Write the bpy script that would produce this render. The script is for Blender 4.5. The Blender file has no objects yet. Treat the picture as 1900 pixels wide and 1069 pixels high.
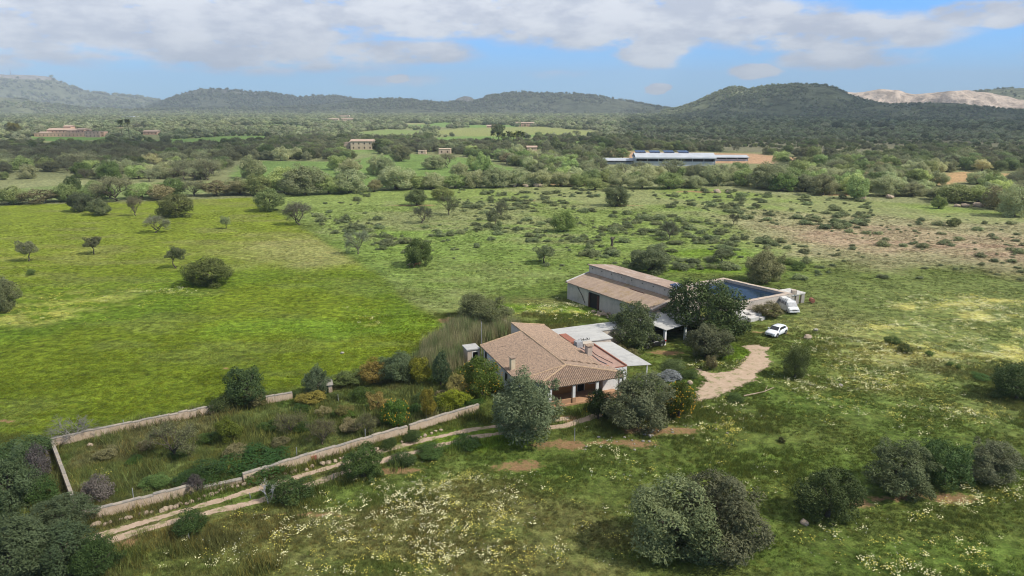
import bpy, bmesh, math, random
import numpy as np
from mathutils import Vector, Matrix
R = math.radians
random.seed(7)
rng = np.random.default_rng(11)
scn = bpy.context.scene
col = scn.collection

# ------------------------------------------------------------ camera, sky, sun, exposure
FOC = 1267.0; CAMZ = 34.0; PITCH = math.atan(335.5 / FOC)
cd = bpy.data.cameras.new('camera'); cam = bpy.data.objects.new('camera', cd); col.objects.link(cam)
cam.location = (0, 0, CAMZ); cam.rotation_euler = (math.pi / 2 - PITCH, 0, 0)
cd.sensor_width = 36; cd.lens = 36 * FOC / 1900; cd.clip_end = 40000; cd.clip_start = 0.5
scn.camera = cam
SUN_EL = 46.0; SUN_AZ = -20.0          # azimuth counted from +X towards +Y
S = Vector((math.cos(R(SUN_EL)) * math.cos(R(SUN_AZ)), math.cos(R(SUN_EL)) * math.sin(R(SUN_AZ)), math.sin(R(SUN_EL))))
sl = bpy.data.lights.new('sun', 'SUN'); sl.energy = 4.5; sl.angle = R(0.6); sl.color = (1.0, 0.95, 0.86)
so = bpy.data.objects.new('sun', sl); col.objects.link(so); so.rotation_euler = S.to_track_quat('Z', 'Y').to_euler()
scn.view_settings.view_transform = 'Standard'; scn.view_settings.look = 'None'
scn.view_settings.exposure = 0.12; scn.view_settings.gamma = 1.0
scn.cycles.use_denoising = True; scn.cycles.filter_width = 1.1
scn.cycles.max_bounces = 6; scn.cycles.diffuse_bounces = 2; scn.cycles.glossy_bounces = 2
scn.cycles.transparent_max_bounces = 12; scn.cycles.volume_bounces = 0; scn.cycles.transmission_bounces = 2

def G(px, py, z=0.0):                   # where the sight line of a photo pixel meets height z
    u = (px - 950) / FOC; v = (534.5 - py) / FOC
    dy = math.cos(PITCH) + v * math.sin(PITCH); dz = -math.sin(PITCH) + v * math.cos(PITCH)
    t = (z - CAMZ) / dz
    return (u * t, dy * t)
def PX(x, y, z=0.0):
    zz = z - CAMZ; d = y * math.cos(PITCH) - zz * math.sin(PITCH); up = y * math.sin(PITCH) + zz * math.cos(PITCH)
    return 950 + FOC * x / d, 534.5 - FOC * up / d, FOC / d      # px, py, pixels per metre
def azel(px, py):
    u = (px - 950) / FOC; v = (534.5 - py) / FOC
    d = Vector((u, math.cos(PITCH) + v * math.sin(PITCH), -math.sin(PITCH) + v * math.cos(PITCH))).normalized()
    return math.atan2(d.x, d.y), math.asin(d.z)

class NT:                                # tiny node builder
    def __init__(s, t): s.t = t; t.nodes.clear()
    def n(s, kind, **kw):
        nd = s.t.nodes.new(kind)
        for k, v in kw.items():
            if k == 'i':
                for a, b in v.items():
                    if isinstance(b, bpy.types.NodeSocket): s.t.links.new(b, nd.inputs[a])
                    else: nd.inputs[a].default_value = b
            else: setattr(nd, k, v)
        return nd
    def m(s, op, a, b=0.0, c=None, clamp=False):
        nd = s.n('ShaderNodeMath', operation=op, use_clamp=clamp)
        for i, x in enumerate((a, b) if c is None else (a, b, c)):
            if isinstance(x, bpy.types.NodeSocket): s.t.links.new(x, nd.inputs[i])
            else: nd.inputs[i].default_value = x
        return nd.outputs[0]
    def mix(s, f, a, b, blend='MIX'):
        nd = s.n('ShaderNodeMix', data_type='RGBA', blend_type=blend)
        for i, x in ((0, f), (6, a), (7, b)):
            if isinstance(x, bpy.types.NodeSocket): s.t.links.new(x, nd.inputs[i])
            else: nd.inputs[i].default_value = x if i == 0 or len(x) == 4 else (*x, 1)
        return nd.outputs[2]
    def noise(s, vec, scale, detail=4, rough=.55, dist=0.0, out=0):
        nd = s.n('ShaderNodeTexNoise', i={'Scale': scale, 'Detail': detail, 'Roughness': rough, 'Distortion': dist})
        if vec is not None: s.t.links.new(vec, nd.inputs['Vector'])
        return nd.outputs[out]
    def ramp(s, x, a, b, lo=0.0, hi=1.0, smooth=True):
        nd = s.n('ShaderNodeMapRange', interpolation_type='SMOOTHSTEP' if smooth else 'LINEAR',
                 i={'Value': x, 'From Min': a, 'From Max': b, 'To Min': lo, 'To Max': hi})
        return nd.outputs[0]
    def link(s, a, b): s.t.links.new(a, b)

W = bpy.data.worlds.new('World'); scn.world = W; W.use_nodes = True
t = NT(W.node_tree)
sky = t.n('ShaderNodeTexSky', sky_type='NISHITA', sun_disc=False, sun_elevation=R(SUN_EL),
          sun_rotation=R(90 - SUN_AZ), air_density=1.0, dust_density=0.2, ozone_density=2.0, altitude=0)
gen = t.n('ShaderNodeTexCoord').outputs['Generated']
sep = t.n('ShaderNodeSeparateXYZ', i={0: gen})
az = t.m('ARCTAN2', sep.outputs[0], sep.outputs[1]); el = t.m('ARCSINE', sep.outputs[2])
av = t.n('ShaderNodeCombineXYZ', i={0: az, 1: el, 2: 0.0}).outputs[0]
stretch = t.n('ShaderNodeVectorMath', operation='MULTIPLY', i={0: av, 1: (1.0, 2.6, 1.0)}).outputs[0]
wn = t.noise(stretch, 9.0, 6, .6, 0, 1)
warp = t.n('ShaderNodeVectorMath', operation='MULTIPLY_ADD', i={0: wn, 1: (0.075, 0.022, 0), 2: av}).outputs[0]
warp = t.n('ShaderNodeVectorMath', operation='SUBTRACT', i={0: warp, 1: (0.0375, 0.011, 0)}).outputs[0]
BL = [(300, 30, 460, 75, 1), (430, 88, 270, 45, .9), (900, 22, 560, 58, 1), (1180, 40, 420, 60, .95), (60, 98, 220, 16, .62),
      (520, 112, 330, 34, .6), (740, 97, 190, 34, .75), (1205, 96, 95, 36, 1.0), (1540, 62, 260, 44, .85), (1560, 105, 150, 34, .7),
      (1400, 134, 62, 15, .95), (1216, 166, 24, 14, 1.15), (1840, 25, 110, 24, .8), (720, 150, 190, 15, .45), (1030, 140, 90, 12, .45),
      (742, 146, 34, 10, .8), (-350, 60, 500, 60, .8), (2300, 70, 300, 50, .7), (480, 30, 90, 24, 1.2), (1600, 48, 110, 18, 1.1)]
acc = None
for (cx, cy, hw, hh, s_) in BL:
    a0, e0 = azel(cx, cy); a1, e1 = azel(cx + hw, cy - hh)
    d = t.n('ShaderNodeVectorMath', operation='SUBTRACT', i={0: warp, 1: (a0, e0, 0)}).outputs[0]
    d = t.n('ShaderNodeVectorMath', operation='MULTIPLY', i={0: d, 1: (FOC / hw, FOC / hh, 0)}).outputs[0]
    ln = t.n('ShaderNodeVectorMath', operation='LENGTH', i={0: d}).outputs['Value']
    g = t.ramp(ln, 1.15, 0.35, 0, s_)
    acc = g if acc is None else t.m('MAXIMUM', acc, g)
fn = t.noise(stretch, 16.0, 8, .58)
hi = t.ramp(el, R(32), R(45))
acc = t.m('MAXIMUM', acc, t.m('MULTIPLY', hi, t.ramp(t.noise(gen, 2.2, 5), .30, .50)))
den = t.m('MULTIPLY', acc, t.ramp(fn, .2, .62, .45, 1.25))
cov = t.ramp(den, .24, .82, 0, .95)
wht = t.ramp(t.m('ADD', t.noise(stretch, 10.0, 7, .6), t.m('MULTIPLY', den, .10)), .46, .72)
ccol = t.mix(wht, (7.4, 7.8, 8.9), (10.8, 11.0, 11.5))
skc = t.mix(1.0, sky.outputs[0], (0.80, 0.98, 1.16), 'MULTIPLY')
vm = t.n('ShaderNodeVectorMath', operation='MULTIPLY_ADD', i={0: skc, 1: (.66, 1.09, 1.42), 2: (.85, 2.35, 6.0)})
skc = t.mix(t.ramp(el, R(9), R(15)), vm.outputs[0], sky.outputs[0])
out = t.mix(cov, skc, ccol)
bg = t.n('ShaderNodeBackground', i={'Color': out, 'Strength': 0.08})
t.link(bg.outputs[0], t.n('ShaderNodeOutputWorld').inputs[0])

# ------------------------------------------------------------ helpers
def tag(o, label=None, cat=None, group=None, kind=None):
    if label: o['label'] = label
    if cat: o['category'] = cat
    if group: o['group'] = group
    if kind: o['kind'] = kind
    return o
def empty(name, loc, rz=0, **kw):
    o = bpy.data.objects.new(name, None); col.objects.link(o); o.location = loc; o.rotation_euler = (0, 0, rz)
    o.empty_display_size = .2
    return tag(o, **kw)
def link(name, me, parent=None, mat=None, loc=(0, 0, 0), **kw):
    o = bpy.data.objects.new(name, me); col.objects.link(o); o.parent = parent; o.location = loc
    if mat and not me.materials:
        for m_ in (mat if isinstance(mat, (list, tuple)) else [mat]): me.materials.append(m_)
    return tag(o, **kw)
def npmesh(name, V, F, mats=None, attrs=None, smooth=False, midx=None):
    V = np.asarray(V, dtype=np.float32); F = np.asarray(F, dtype=np.int32); k = F.shape[1]
    me = bpy.data.meshes.new(name); me.vertices.add(len(V)); me.vertices.foreach_set('co', V.ravel())
    me.loops.add(F.size); me.loops.foreach_set('vertex_index', F.ravel())
    me.polygons.add(len(F)); me.polygons.foreach_set('loop_start', np.arange(0, F.size, k, dtype=np.int32))
    me.polygons.foreach_set('loop_total', np.full(len(F), k, dtype=np.int32))
    if smooth: me.polygons.foreach_set('use_smooth', np.ones(len(F), dtype=bool))
    if midx is not None: me.polygons.foreach_set('material_index', np.asarray(midx, dtype=np.int32))
    me.update(calc_edges=True)
    for an, (dt, dom, arr) in (attrs or {}).items():
        at = me.attributes.new(an, dt, dom)
        at.data.foreach_set('color' if 'COLOR' in dt else ('vector' if dt == 'FLOAT_VECTOR' else 'value'), np.asarray(arr, dtype=np.float32).ravel())
    for m_ in (mats or []): me.materials.append(m_)
    return me
class MB:                                # collects simple solids into one mesh
    def __init__(s): s.v = []; s.f = []; s.mi = []
    def add(s, V, F, mi=0):
        n = len(s.v); s.v += [tuple(p) for p in V]; s.f += [tuple(i + n for i in f) for f in F]; s.mi += [mi] * len(F); return s
    def box(s, x0, x1, y0, y1, z0, z1, mi=0):
        V = [(x, y, z) for z in (z0, z1) for x, y in ((x0, y0), (x1, y0), (x1, y1), (x0, y1))]
        return s.add(V, [(3, 2, 1, 0), (4, 5, 6, 7), (0, 1, 5, 4), (1, 2, 6, 5), (2, 3, 7, 6), (3, 0, 4, 7)], mi)
    def prism(s, poly, z0, z1, mi=0):    # z0/z1 number or list
        n = len(poly); a = z0 if isinstance(z0, (list, tuple)) else [z0] * n; b = z1 if isinstance(z1, (list, tuple)) else [z1] * n
        V = [(p[0], p[1], a[i]) for i, p in enumerate(poly)] + [(p[0], p[1], b[i]) for i, p in enumerate(poly)]
        return s.add(V, [tuple(range(n))[::-1], tuple(range(n, 2 * n))] + [(i, (i + 1) % n, n + (i + 1) % n, n + i) for i in range(n)], mi)
    def tube(s, pts, rad, n=6, mi=0):
        pts = [Vector(p) for p in pts]; rad = rad if isinstance(rad, (list, tuple)) else [rad] * len(pts)
        V = []; up = None
        for i, p in enumerate(pts):
            d = (pts[min(i + 1, len(pts) - 1)] - pts[max(i - 1, 0)])
            if d.length < 1e-9: d = Vector((0, 0, 1))
            d.normalize(); u = d.orthogonal().normalized() if up is None else (up - d * up.dot(d)).normalized(); up = u; w = d.cross(u)
            for k in range(n):
                a = 2 * math.pi * k / n; V.append(p + (u * math.cos(a) + w * math.sin(a)) * rad[i])
        F = [(i * n + k, i * n + (k + 1) % n, (i + 1) * n + (k + 1) % n, (i + 1) * n + k) for i in range(len(pts) - 1) for k in range(n)]
        F += [tuple(range(n))[::-1], tuple((len(pts) - 1) * n + k for k in range(n))]
        return s.add(V, F, mi)
    def mesh(s, name, mats=None, smooth=False):
        me = bpy.data.meshes.new(name); me.from_pydata(s.v, [], s.f); me.polygons.foreach_set('material_index', s.mi)
        if smooth: me.polygons.foreach_set('use_smooth', [True] * len(s.f))
        for m_ in (mats if isinstance(mats, (list, tuple)) else [mats] if mats else []): me.materials.append(m_)
        me.update(); return me
    def build(s, name, mat, parent=None, smooth=False, **kw):
        return link(name, s.mesh(name, mat, smooth), parent, **kw)

def hsh(ix, iy, seed):
    n = (ix.astype(np.int64) * 374761393 + iy.astype(np.int64) * 668265263 + seed * 974711) & 0xffffffff
    n = ((n ^ (n >> 13)) * 1274126177) & 0xffffffff
    return ((n ^ (n >> 16)) & 0xffffff) / float(0xffffff)
def vnoise(x, y, seed=0):
    ix = np.floor(x); iy = np.floor(y); fx = x - ix; fy = y - iy; fx = fx * fx * (3 - 2 * fx); fy = fy * fy * (3 - 2 * fy)
    a = hsh(ix, iy, seed); b = hsh(ix + 1, iy, seed); c = hsh(ix, iy + 1, seed); d = hsh(ix + 1, iy + 1, seed)
    return (a * (1 - fx) + b * fx) * (1 - fy) + (c * (1 - fx) + d * fx) * fy
def fbm(x, y, scale, oct=4, seed=0):
    x = np.asarray(x, float); y = np.asarray(y, float)
    r = 0; a = .5; t_ = 0; f = 1.0 / scale
    for o in range(oct):
        r = r + a * vnoise(x * f + 17.3 * o, y * f - 9.1 * o, seed + o); t_ += a; a *= .5; f *= 2.03
    return r / t_
def sstep(x, a, b):
    t_ = np.clip((x - a) / (b - a), 0, 1); return t_ * t_ * (3 - 2 * t_)
def pdist(x, y, poly):                   # signed distance to polygon, positive inside
    x = np.asarray(x, float); y = np.asarray(y, float); n = len(poly)
    d = np.full(x.shape, 1e18); ins = np.zeros(x.shape, bool)
    for i in range(n):
        x0, y0 = poly[i]; x1, y1 = poly[(i + 1) % n]; ex = x1 - x0; ey = y1 - y0
        t_ = np.clip(((x - x0) * ex + (y - y0) * ey) / (ex * ex + ey * ey + 1e-9), 0, 1)
        d = np.minimum(d, (x - x0 - t_ * ex) ** 2 + (y - y0 - t_ * ey) ** 2)
        c = ((y0 > y) != (y1 > y)) & (x < (x1 - x0) * (y - y0) / ((y1 - y0) if y1 != y0 else 1e-9) + x0)
        ins ^= c
    return np.sqrt(d) * np.where(ins, 1, -1)
def ldist(x, y, pts):
    d = np.full(np.shape(x), 1e18)
    for (x0, y0), (x1, y1) in zip(pts[:-1], pts[1:]):
        ex = x1 - x0; ey = y1 - y0; t_ = np.clip(((x - x0) * ex + (y - y0) * ey) / (ex * ex + ey * ey + 1e-9), 0, 1)
        d = np.minimum(d, (x - x0 - t_ * ex) ** 2 + (y - y0 - t_ * ey) ** 2)
    return np.sqrt(d)
def wpoly(pp): return [G(a, b) for a, b in pp]

# ------------------------------------------------------------ materials
def mat(name): m_ = bpy.data.materials.new(name); m_.use_nodes = True; return m_, NT(m_.node_tree)
def finish(t, shader, vol=None):
    o = t.n('ShaderNodeOutputMaterial')
    if shader is not None: t.link(shader, o.inputs[0])
    if vol is not None: t.link(vol, o.inputs[1])
def simple(name, c1, c2=None, scale=3.0, rough=.8, bump=.02, spec=.25, metal=0.0, det=5, bscale=None):
    m_, t = mat(name); oc = t.n('ShaderNodeTexCoord').outputs['Object']
    n1 = t.noise(oc, scale, det, .65); f = t.ramp(n1, .35, .65)
    c = t.mix(f, c1, c2 or tuple(v * .75 for v in c1))
    p = t.n('ShaderNodeBsdfPrincipled', i={'Base Color': c, 'Roughness': rough, 'Specular IOR Level': spec, 'Metallic': metal})
    if bump:
        b = t.n('ShaderNodeBump', i={'Strength': .6, 'Distance': bump, 'Height': t.noise(oc, bscale or scale * 6, 4)})
        t.link(b.outputs[0], p.inputs['Normal'])
    finish(t, p.outputs[0]); return m_
def leafmat(name, c1, c2, rough=.62, trans=.22, spec=.25, inst=False, vary=.35, twig=None):
    m_, t = mat(name)
    at = t.n('ShaderNodeAttribute', attribute_name='lv')
    ob = t.n('ShaderNodeObjectInfo'); s2 = t.n('ShaderNodeSeparateColor', i={0: at.outputs['Color']})
    c = t.mix(s2.outputs[0], c1, c2)
    k = t.ramp(ob.outputs['Random'], 0, 1, 1 - vary, 1 + vary, False)
    k2 = t.ramp(t.m('FRACT', t.m('MULTIPLY', ob.outputs['Random'], 7.31)), 0, 1, -.006, .03, False)
    hs = t.n('ShaderNodeHueSaturation', i={'Hue': t.m('ADD', .5, k2), 'Saturation': 1.0, 'Value': k, 'Color': c})
    c = t.mix(1.0, hs.outputs[0], ob.outputs['Color'], 'MULTIPLY')
    if twig: c = t.mix(t.ramp(s2.outputs[1], .93, .94), c, twig)
    p = t.n('ShaderNodeBsdfPrincipled', i={'Base Color': c, 'Roughness': rough, 'Specular IOR Level': spec})
    tr = t.n('ShaderNodeBsdfTranslucent', i={'Color': c})
    mx = t.n('ShaderNodeMixShader', i={0: trans, 1: p.outputs[0], 2: tr.outputs[0]})
    finish(t, mx.outputs[0]); return m_
M = {}
M['olive'] = leafmat('olive_leaf', (.135, .145, .062), (.31, .31, .175), spec=.2, trans=.3)
M['carob'] = leafmat('carob_leaf', (.055, .078, .022), (.15, .18, .058), rough=.6, trans=.25, spec=.15, vary=.2)
M['round'] = leafmat('shrubby_leaf', (.135, .165, .05), (.28, .31, .125), trans=.3)
M['citrus'] = leafmat('citrus_leaf', (.045, .085, .012), (.12, .17, .03), rough=.45)
M['yellow'] = leafmat('yellow_leaf', (.17, .17, .022), (.42, .36, .04))
M['almond'] = leafmat('almond_leaf', (.15, .16, .075), (.25, .25, .14), twig=(.16, .13, .1))
M['twig'] = leafmat('bare_twigs', (.15, .14, .125), (.27, .26, .24), trans=0)
M['pine'] = leafmat('pine_needles', (.075, .095, .036), (.17, .19, .075), vary=.3)
M['dry'] = leafmat('dry_leaf', (.17, .145, .07), (.34, .29, .16))
M['palm'] = leafmat('palm_leaf', (.08, .11, .02), (.2, .21, .04))
M['scrub'] = leafmat('scrub_leaf', (.14, .17, .07), (.28, .30, .15), vary=.25, trans=.3)
M['bark'] = simple('bark', (.13, .105, .08), (.07, .055, .042), 4, .9, .03)
M['fruit'] = simple('orange_fruit', (.7, .33, .02), (.62, .4, .03), 4, .5, 0)
M['deadwood'] = simple('dead_wood', (.55, .53, .5), (.38, .36, .34), 4, .85, .01)
M['stone'] = simple('field_stone', (.46, .36, .26), (.33, .25, .18), 3, .9, .05)
M['stonegrey'] = simple('grey_stone', (.42, .38, .33), (.28, .26, .22), 3, .9, .05)
# ------------------------------------------------------------ plants: unit prototypes (width 1, height 1)
def leaves(P, N, size, jitter, r, elong=1.5, up=0.25):
    """one small pointed quad per point P, facing about N"""
    n = len(P); D = N + r.normal(0, jitter, (n, 3)); D[:, 2] += up; D /= np.linalg.norm(D, axis=1, keepdims=True) + 1e-9
    T = np.cross(D, r.normal(0, 1, (n, 3))); T /= np.linalg.norm(T, axis=1, keepdims=True) + 1e-9; B = np.cross(D, T)
    s = size * r.uniform(.6, 1.35, n)[:, None]
    V = np.empty((n, 4, 3)); V[:, 0] = P + T * s * elong; V[:, 1] = P + B * s * .6; V[:, 2] = P - T * s * elong * .8; V[:, 3] = P - B * s * .6
    F = np.arange(n * 4).reshape(n, 4)
    return V.reshape(-1, 3), F
def crown_mesh(name, seed, n, size, lobes=26, lr=(.15, .27), shape='dome', base=.12, jitter=.75, mat=None, shell=.62, up=.25, elong=1.5, gaps=0.0, sq=2.3):
    r = np.random.default_rng(seed); C = []; RR = []
    tries = 0
    while len(C) < lobes and tries < 4000:
        tries += 1
        d = r.normal(0, 1, 3); d /= np.linalg.norm(d)
        if d[2] < -.8: continue
        rad = r.uniform(*lr)
        q = (np.abs(d[0]) ** sq + np.abs(d[1]) ** sq + np.abs(d[2]) ** sq) ** (-1 / sq)
        rr = (0.5 - rad * .85) * q * r.uniform(.62, 1.14)
        zc = base + (1 - base) * .48; p = np.array([d[0] * rr, d[1] * rr, zc + d[2] * rr * (1 - base) * 1.02])
        if shape == 'cone': k = 1.12 - .85 * max(0, (p[2] - base) / (1 - base)); p[0] *= k; p[1] *= k
        if shape == 'flat': p[2] = base + (1 - base) * (.55 + .45 * (p[2] - base - .4))
        C.append(p); RR.append(rad)
    C.append(np.array([0, 0, base + (1 - base) * .5])); RR.append(.3)
    C = np.array(C); RR = np.array(RR)
    m = n * 3; li = r.choice(len(C), m, p=RR ** 2 / np.sum(RR ** 2))
    d = r.normal(0, 1, (m, 3)); d /= np.linalg.norm(d, axis=1, keepdims=True)
    dep = 1 - (1 - shell) * r.random(m) ** 1.6
    # knobbly surface on every lobe
    k = 1 + .13 * np.sin(d[:, 0] * 9 + li) * np.sin(d[:, 1] * 8 + 2 * li) * np.sin(d[:, 2] * 9 + li) * 2
    P = C[li] + d * (RR[li] * dep * k)[:, None] * np.array([1, 1, (1 - base)])
    an = np.arctan2(P[:, 1], P[:, 0]); warp_ = 1 + .09 * np.sin(an * 2 + seed) + .07 * np.sin(an * 5 + seed * 2 + P[:, 2] * 5) + .06 * np.sin(P[:, 2] * 11 + seed + an); P[:, :2] *= warp_[:, None]; P[:, 2] *= 1 + .10 * np.sin(P[:, 0] * 9 + seed) * np.cos(P[:, 1] * 8 + seed * 3)
    ok = P[:, 2] > base * .35
    for c, q in zip(C, RR):              # drop what lies deep inside another lobe
        e = (P - c) / np.array([1, 1, (1 - base)]); ok &= (np.sum(e * e, 1) > (q * .62) ** 2)
    if gaps > 0:
        gx = fbm(P[:, 0] * 1 + 5, P[:, 1] + P[:, 2] * 1.3, .16, 2, seed); ok &= gx > gaps
    idx = np.nonzero(ok)[0][:n]; P = P[idx]; d = d[idx]; li = li[idx]
    V, F = leaves(P, d, size, jitter, r, elong, up)
    lobe = r.random(len(C))[li]; cl = np.clip(.45 * lobe + .55 * r.random(len(P)), 0, 1)
    A = np.ones((len(P), 4)); A[:, 0] = cl; A[:, 1] = r.random(len(P)) * .9
    A = np.repeat(A, 4, 0)
    return npmesh(name, V, F, [mat], {'lv': ('FLOAT_COLOR', 'POINT', A)})
def twig_crown(name, seed, mat, levels=4, leaf=0, leafmat_=None, spread=.62, start=.16):
    """branching bare crown, unit size, with optional thin leaf specks"""
    r = random.Random(seed); V = []; F = []; tips = []
    def br(p, d, L, w, lv):
        q = p + d * L
        a = d.orthogonal().normalized(); b = d.cross(a)
        n = len(V)
        for c, ww in ((p, w), (q, w * .62)):
            for k in range(3):
                an = 2.094 * k; V.append(tuple(c + (a * math.cos(an) + b * math.sin(an)) * ww))
        for k in range(3): F.append((n + k, n + (k + 1) % 3, n + 3 + (k + 1) % 3, n + 3 + k))
        if lv == 0: tips.append(q); return
        tips.append(p.lerp(q, .6))
        for _ in range(3 if lv > 1 else 4):
            nd = (d + Vector((r.gauss(0, spread), r.gauss(0, spread), r.gauss(.08, spread * .6)))).normalized()
            br(p.lerp(q, r.uniform(.55, 1)), nd, L * r.uniform(.62, .85), w * .6, lv - 1)
    for i in range(5):
        a = 2 * math.pi * i / 5 + r.random(); br(Vector((0, 0, start)), Vector((math.cos(a) * .8, math.sin(a) * .8, r.uniform(.7, 1.2))).normalized(), .2, .012, levels)
    V = np.array(V); 
    hw = np.percentile(np.abs(V[:, :2]), 97); V[:, :2] *= .5 / hw
    zt = np.percentile(V[:, 2], 98); V[:, 2] = start + (V[:, 2] - start) * (1 - start) / (zt - start)
    A = np.ones((len(V), 4)); A[:, 0] = .3; A[:, 1] = .99
    F = np.array(F)
    if leaf:
        rr = np.random.default_rng(seed); T = np.array([tuple(x) for x in tips]); T[:, :2] *= .5 / hw; T[:, 2] = start + (T[:, 2] - start) * (1 - start) / (zt - start)
        P = T[rr.integers(0, len(T), leaf)] + rr.normal(0, .032, (leaf, 3))
        LV, LF = leaves(P, rr.normal(0, 1, (leaf, 3)), .0125, .8, rr)
        LA = np.ones((len(LV), 4)); LA[:, 0] = np.repeat(rr.random(leaf), 4); LA[:, 1] = .3
        F = np.vstack([F, LF + len(V)]); V = np.vstack([V, LV]); A = np.vstack([A, LA])
    return npmesh(name, V, F, [mat], {'lv': ('FLOAT_COLOR', 'POINT', A)})
def trunk_mesh(name, seed, h=.5, w=.05, limbs=4, lean=.05):
    r = random.Random(seed); b = MB()
    p = [Vector((0, 0, -.02))]
    for i in range(4): p.append(p[-1] + Vector((r.gauss(0, lean * .4), r.gauss(0, lean * .4), h * .14)))
    b.tube(p, [w * 1.35, w, w * .85, w * .8, w * .75], 8)
    for i in range(limbs):
        a = 2 * math.pi * i / limbs + r.random() * .8; q = [p[-1] - Vector((0, 0, h * .06))]
        for k in range(4):
            q.append(q[-1] + Vector((math.cos(a) * .075, math.sin(a) * .075, h * r.uniform(.12, .22)))); a += r.gauss(0, .3)
        b.tube(q, [w * .55, w * .42, w * .3, w * .2, w * .08], 6)
    return b.mesh(name, M['bark'], True)
NL = 1.0
PROTO = {}
def mk(kind, variants): PROTO[kind] = variants
TR = [trunk_mesh('trunk_%d' % i, 40 + i, .55 + .1 * (i % 2), .034 + .008 * (i % 3)) for i in range(3)]
mk('olive', [(crown_mesh('olive_crown', 100 + i, 21000, .0115, 46, (.08, .21), 'dome', -.03, .7, M['olive'], .55, .45, 1.9, .12, 2.5), TR[i % 3]) for i in range(4)])
mk('oliveopen', [(crown_mesh('open_olive_crown', 120 + i, 9000, .013, 16, (.13, .2), 'dome', .3, .9, M['olive'], .4, .3, 1.8, .34), trunk_mesh('open_trunk', 60 + i, .75, .03, 5, .1)) for i in range(2)])
mk('carob', [(crown_mesh('carob_crown', 140 + i, 19000, .0150, 52, (.08, .21), 'dome', -.04, .55, M['carob'], .72, .2, 1.2, 0, 2.6), TR[i % 3]) for i in range(3)])
mk('round', [(crown_mesh('round_crown', 160 + i, 14000, .015, 40, (.09, .21), 'dome', -.02, .6, M['round'], .65, .3, 1.4, .12), TR[i % 3]) for i in range(3)])
mk('citrus', [(crown_mesh('citrus_crown', 180 + i, 13000, .016, 30, (.12, .21), 'dome', .0, .6, M['citrus'], .6, .2, 1.3, .15), TR[i % 3]) for i in range(2)])
mk('yellow', [(crown_mesh('yellow_crown', 190, 10000, .017, 22, (.13, .22), 'dome', .08, .7, M['yellow'], .5, .2, 1.3, .2), TR[0])])
mk('dry', [(crown_mesh('dry_crown', 195, 9000, .015, 22, (.12, .2), 'dome', .05, .9, M['dry'], .4, .3, 1.6, .3), TR[1])])
mk('almond', [(twig_crown('almond_crown', 200 + i, M['almond'], 5, 5200), trunk_mesh('almond_trunk', 70 + i, .5, .03, 4, .08)) for i in range(2)])
mk('bare', [(twig_crown('bare_crown', 210 + i, M['twig'], 5, 0, spread=.5, start=.03), trunk_mesh('bare_trunk', 75, .3, .022, 3)) for i in range(2)])
mk('pine', [(crown_mesh('pine_crown', 220 + i, 9000, .016, 22, (.14, .22), 'dome', .28, .7, M['pine'], .6, .4, 1.3, .1), trunk_mesh('pine_trunk', 80 + i, 1.0, .028, 3)) for i in range(2)])
mk('column', [(crown_mesh('column_crown', 230, 9000, .016, 30, (.14, .24), 'cone', .02, .7, M['olive'], .55, .5, 1.6, .1), TR[0])])
mk('shrub', [(crown_mesh('shrub_mass', 240 + i, 1500, .038, 14, (.14, .26), 'dome', -.25, .7, M['scrub'], .6, .3, 1.4, .1), None) for i in range(4)])
mk('bush', [(crown_mesh('bush_mass', 250 + i, 8000, .018, 26, (.13, .24), 'dome', -.15, .7, M['carob'], .6, .3, 1.4, .1), None) for i in range(2)])
mk('greenbush', [(crown_mesh('leafy_mass', 255, 8000, .018, 26, (.13, .24), 'dome', -.15, .7, M['citrus'], .6, .3, 1.4, .1), None)])
mk('greybush', [(crown_mesh('grey_bush_mass', 257, 7000, .018, 22, (.13, .24), 'dome', -.1, .9, M['twig'], .4, .4, 1.7, .3), None)])
mk('drybush', [(crown_mesh('dry_bush_mass', 259, 7000, .018, 22, (.13, .24), 'dome', -.1, .9, M['dry'], .4, .4, 1.7, .3), None)])
mk('yellowbush', [(crown_mesh('yellow_bush_mass', 261, 8000, .018, 22, (.13, .24), 'dome', -.1, .9, M['yellow'], .5, .4, 1.5, .2), None)])
NAMES = dict(olive='olive_tree', oliveopen='olive_tree', carob='carob_tree', round='tree', citrus='citrus_tree', yellow='tree', dry='tree',
             almond='almond_tree', bare='bare_tree', pine='pine_tree', column='tree')
placed = []                              # (x, y, radius) of individual trees
NEED = {}
def plant_at(x, y, w, h, kind, label, group=None, tint=(1, 1, 1), rz=None, cat=None):
    v = PROTO[kind]; c = v[random.randrange(len(v))]
    rz = random.uniform(0, 6.28) if rz is None else rz
    sx = w * random.uniform(.95, 1.06)
    placed.append((x, y, w / 2))
    if c[1] is None:
        o = link('bush' if kind != 'shrub' else 'shrub', c[0], None, loc=(x, y, 0), label=label, cat=cat or ('bush' if kind != 'shrub' else 'shrub'), group=group)
        o.scale = (sx, w, h); o.rotation_euler.z = rz; o.color = (*tint, 1); return o
    r_ = empty(NAMES[kind], (x, y, 0), rz, label=label, cat=cat or 'tree', group=group)
    a = link('crown', c[0], r_); a.scale = (sx, w, h); a.color = (*tint, 1)
    b = link('trunk', c[1], r_); b.scale = (w, w, h)
    return r_
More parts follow.
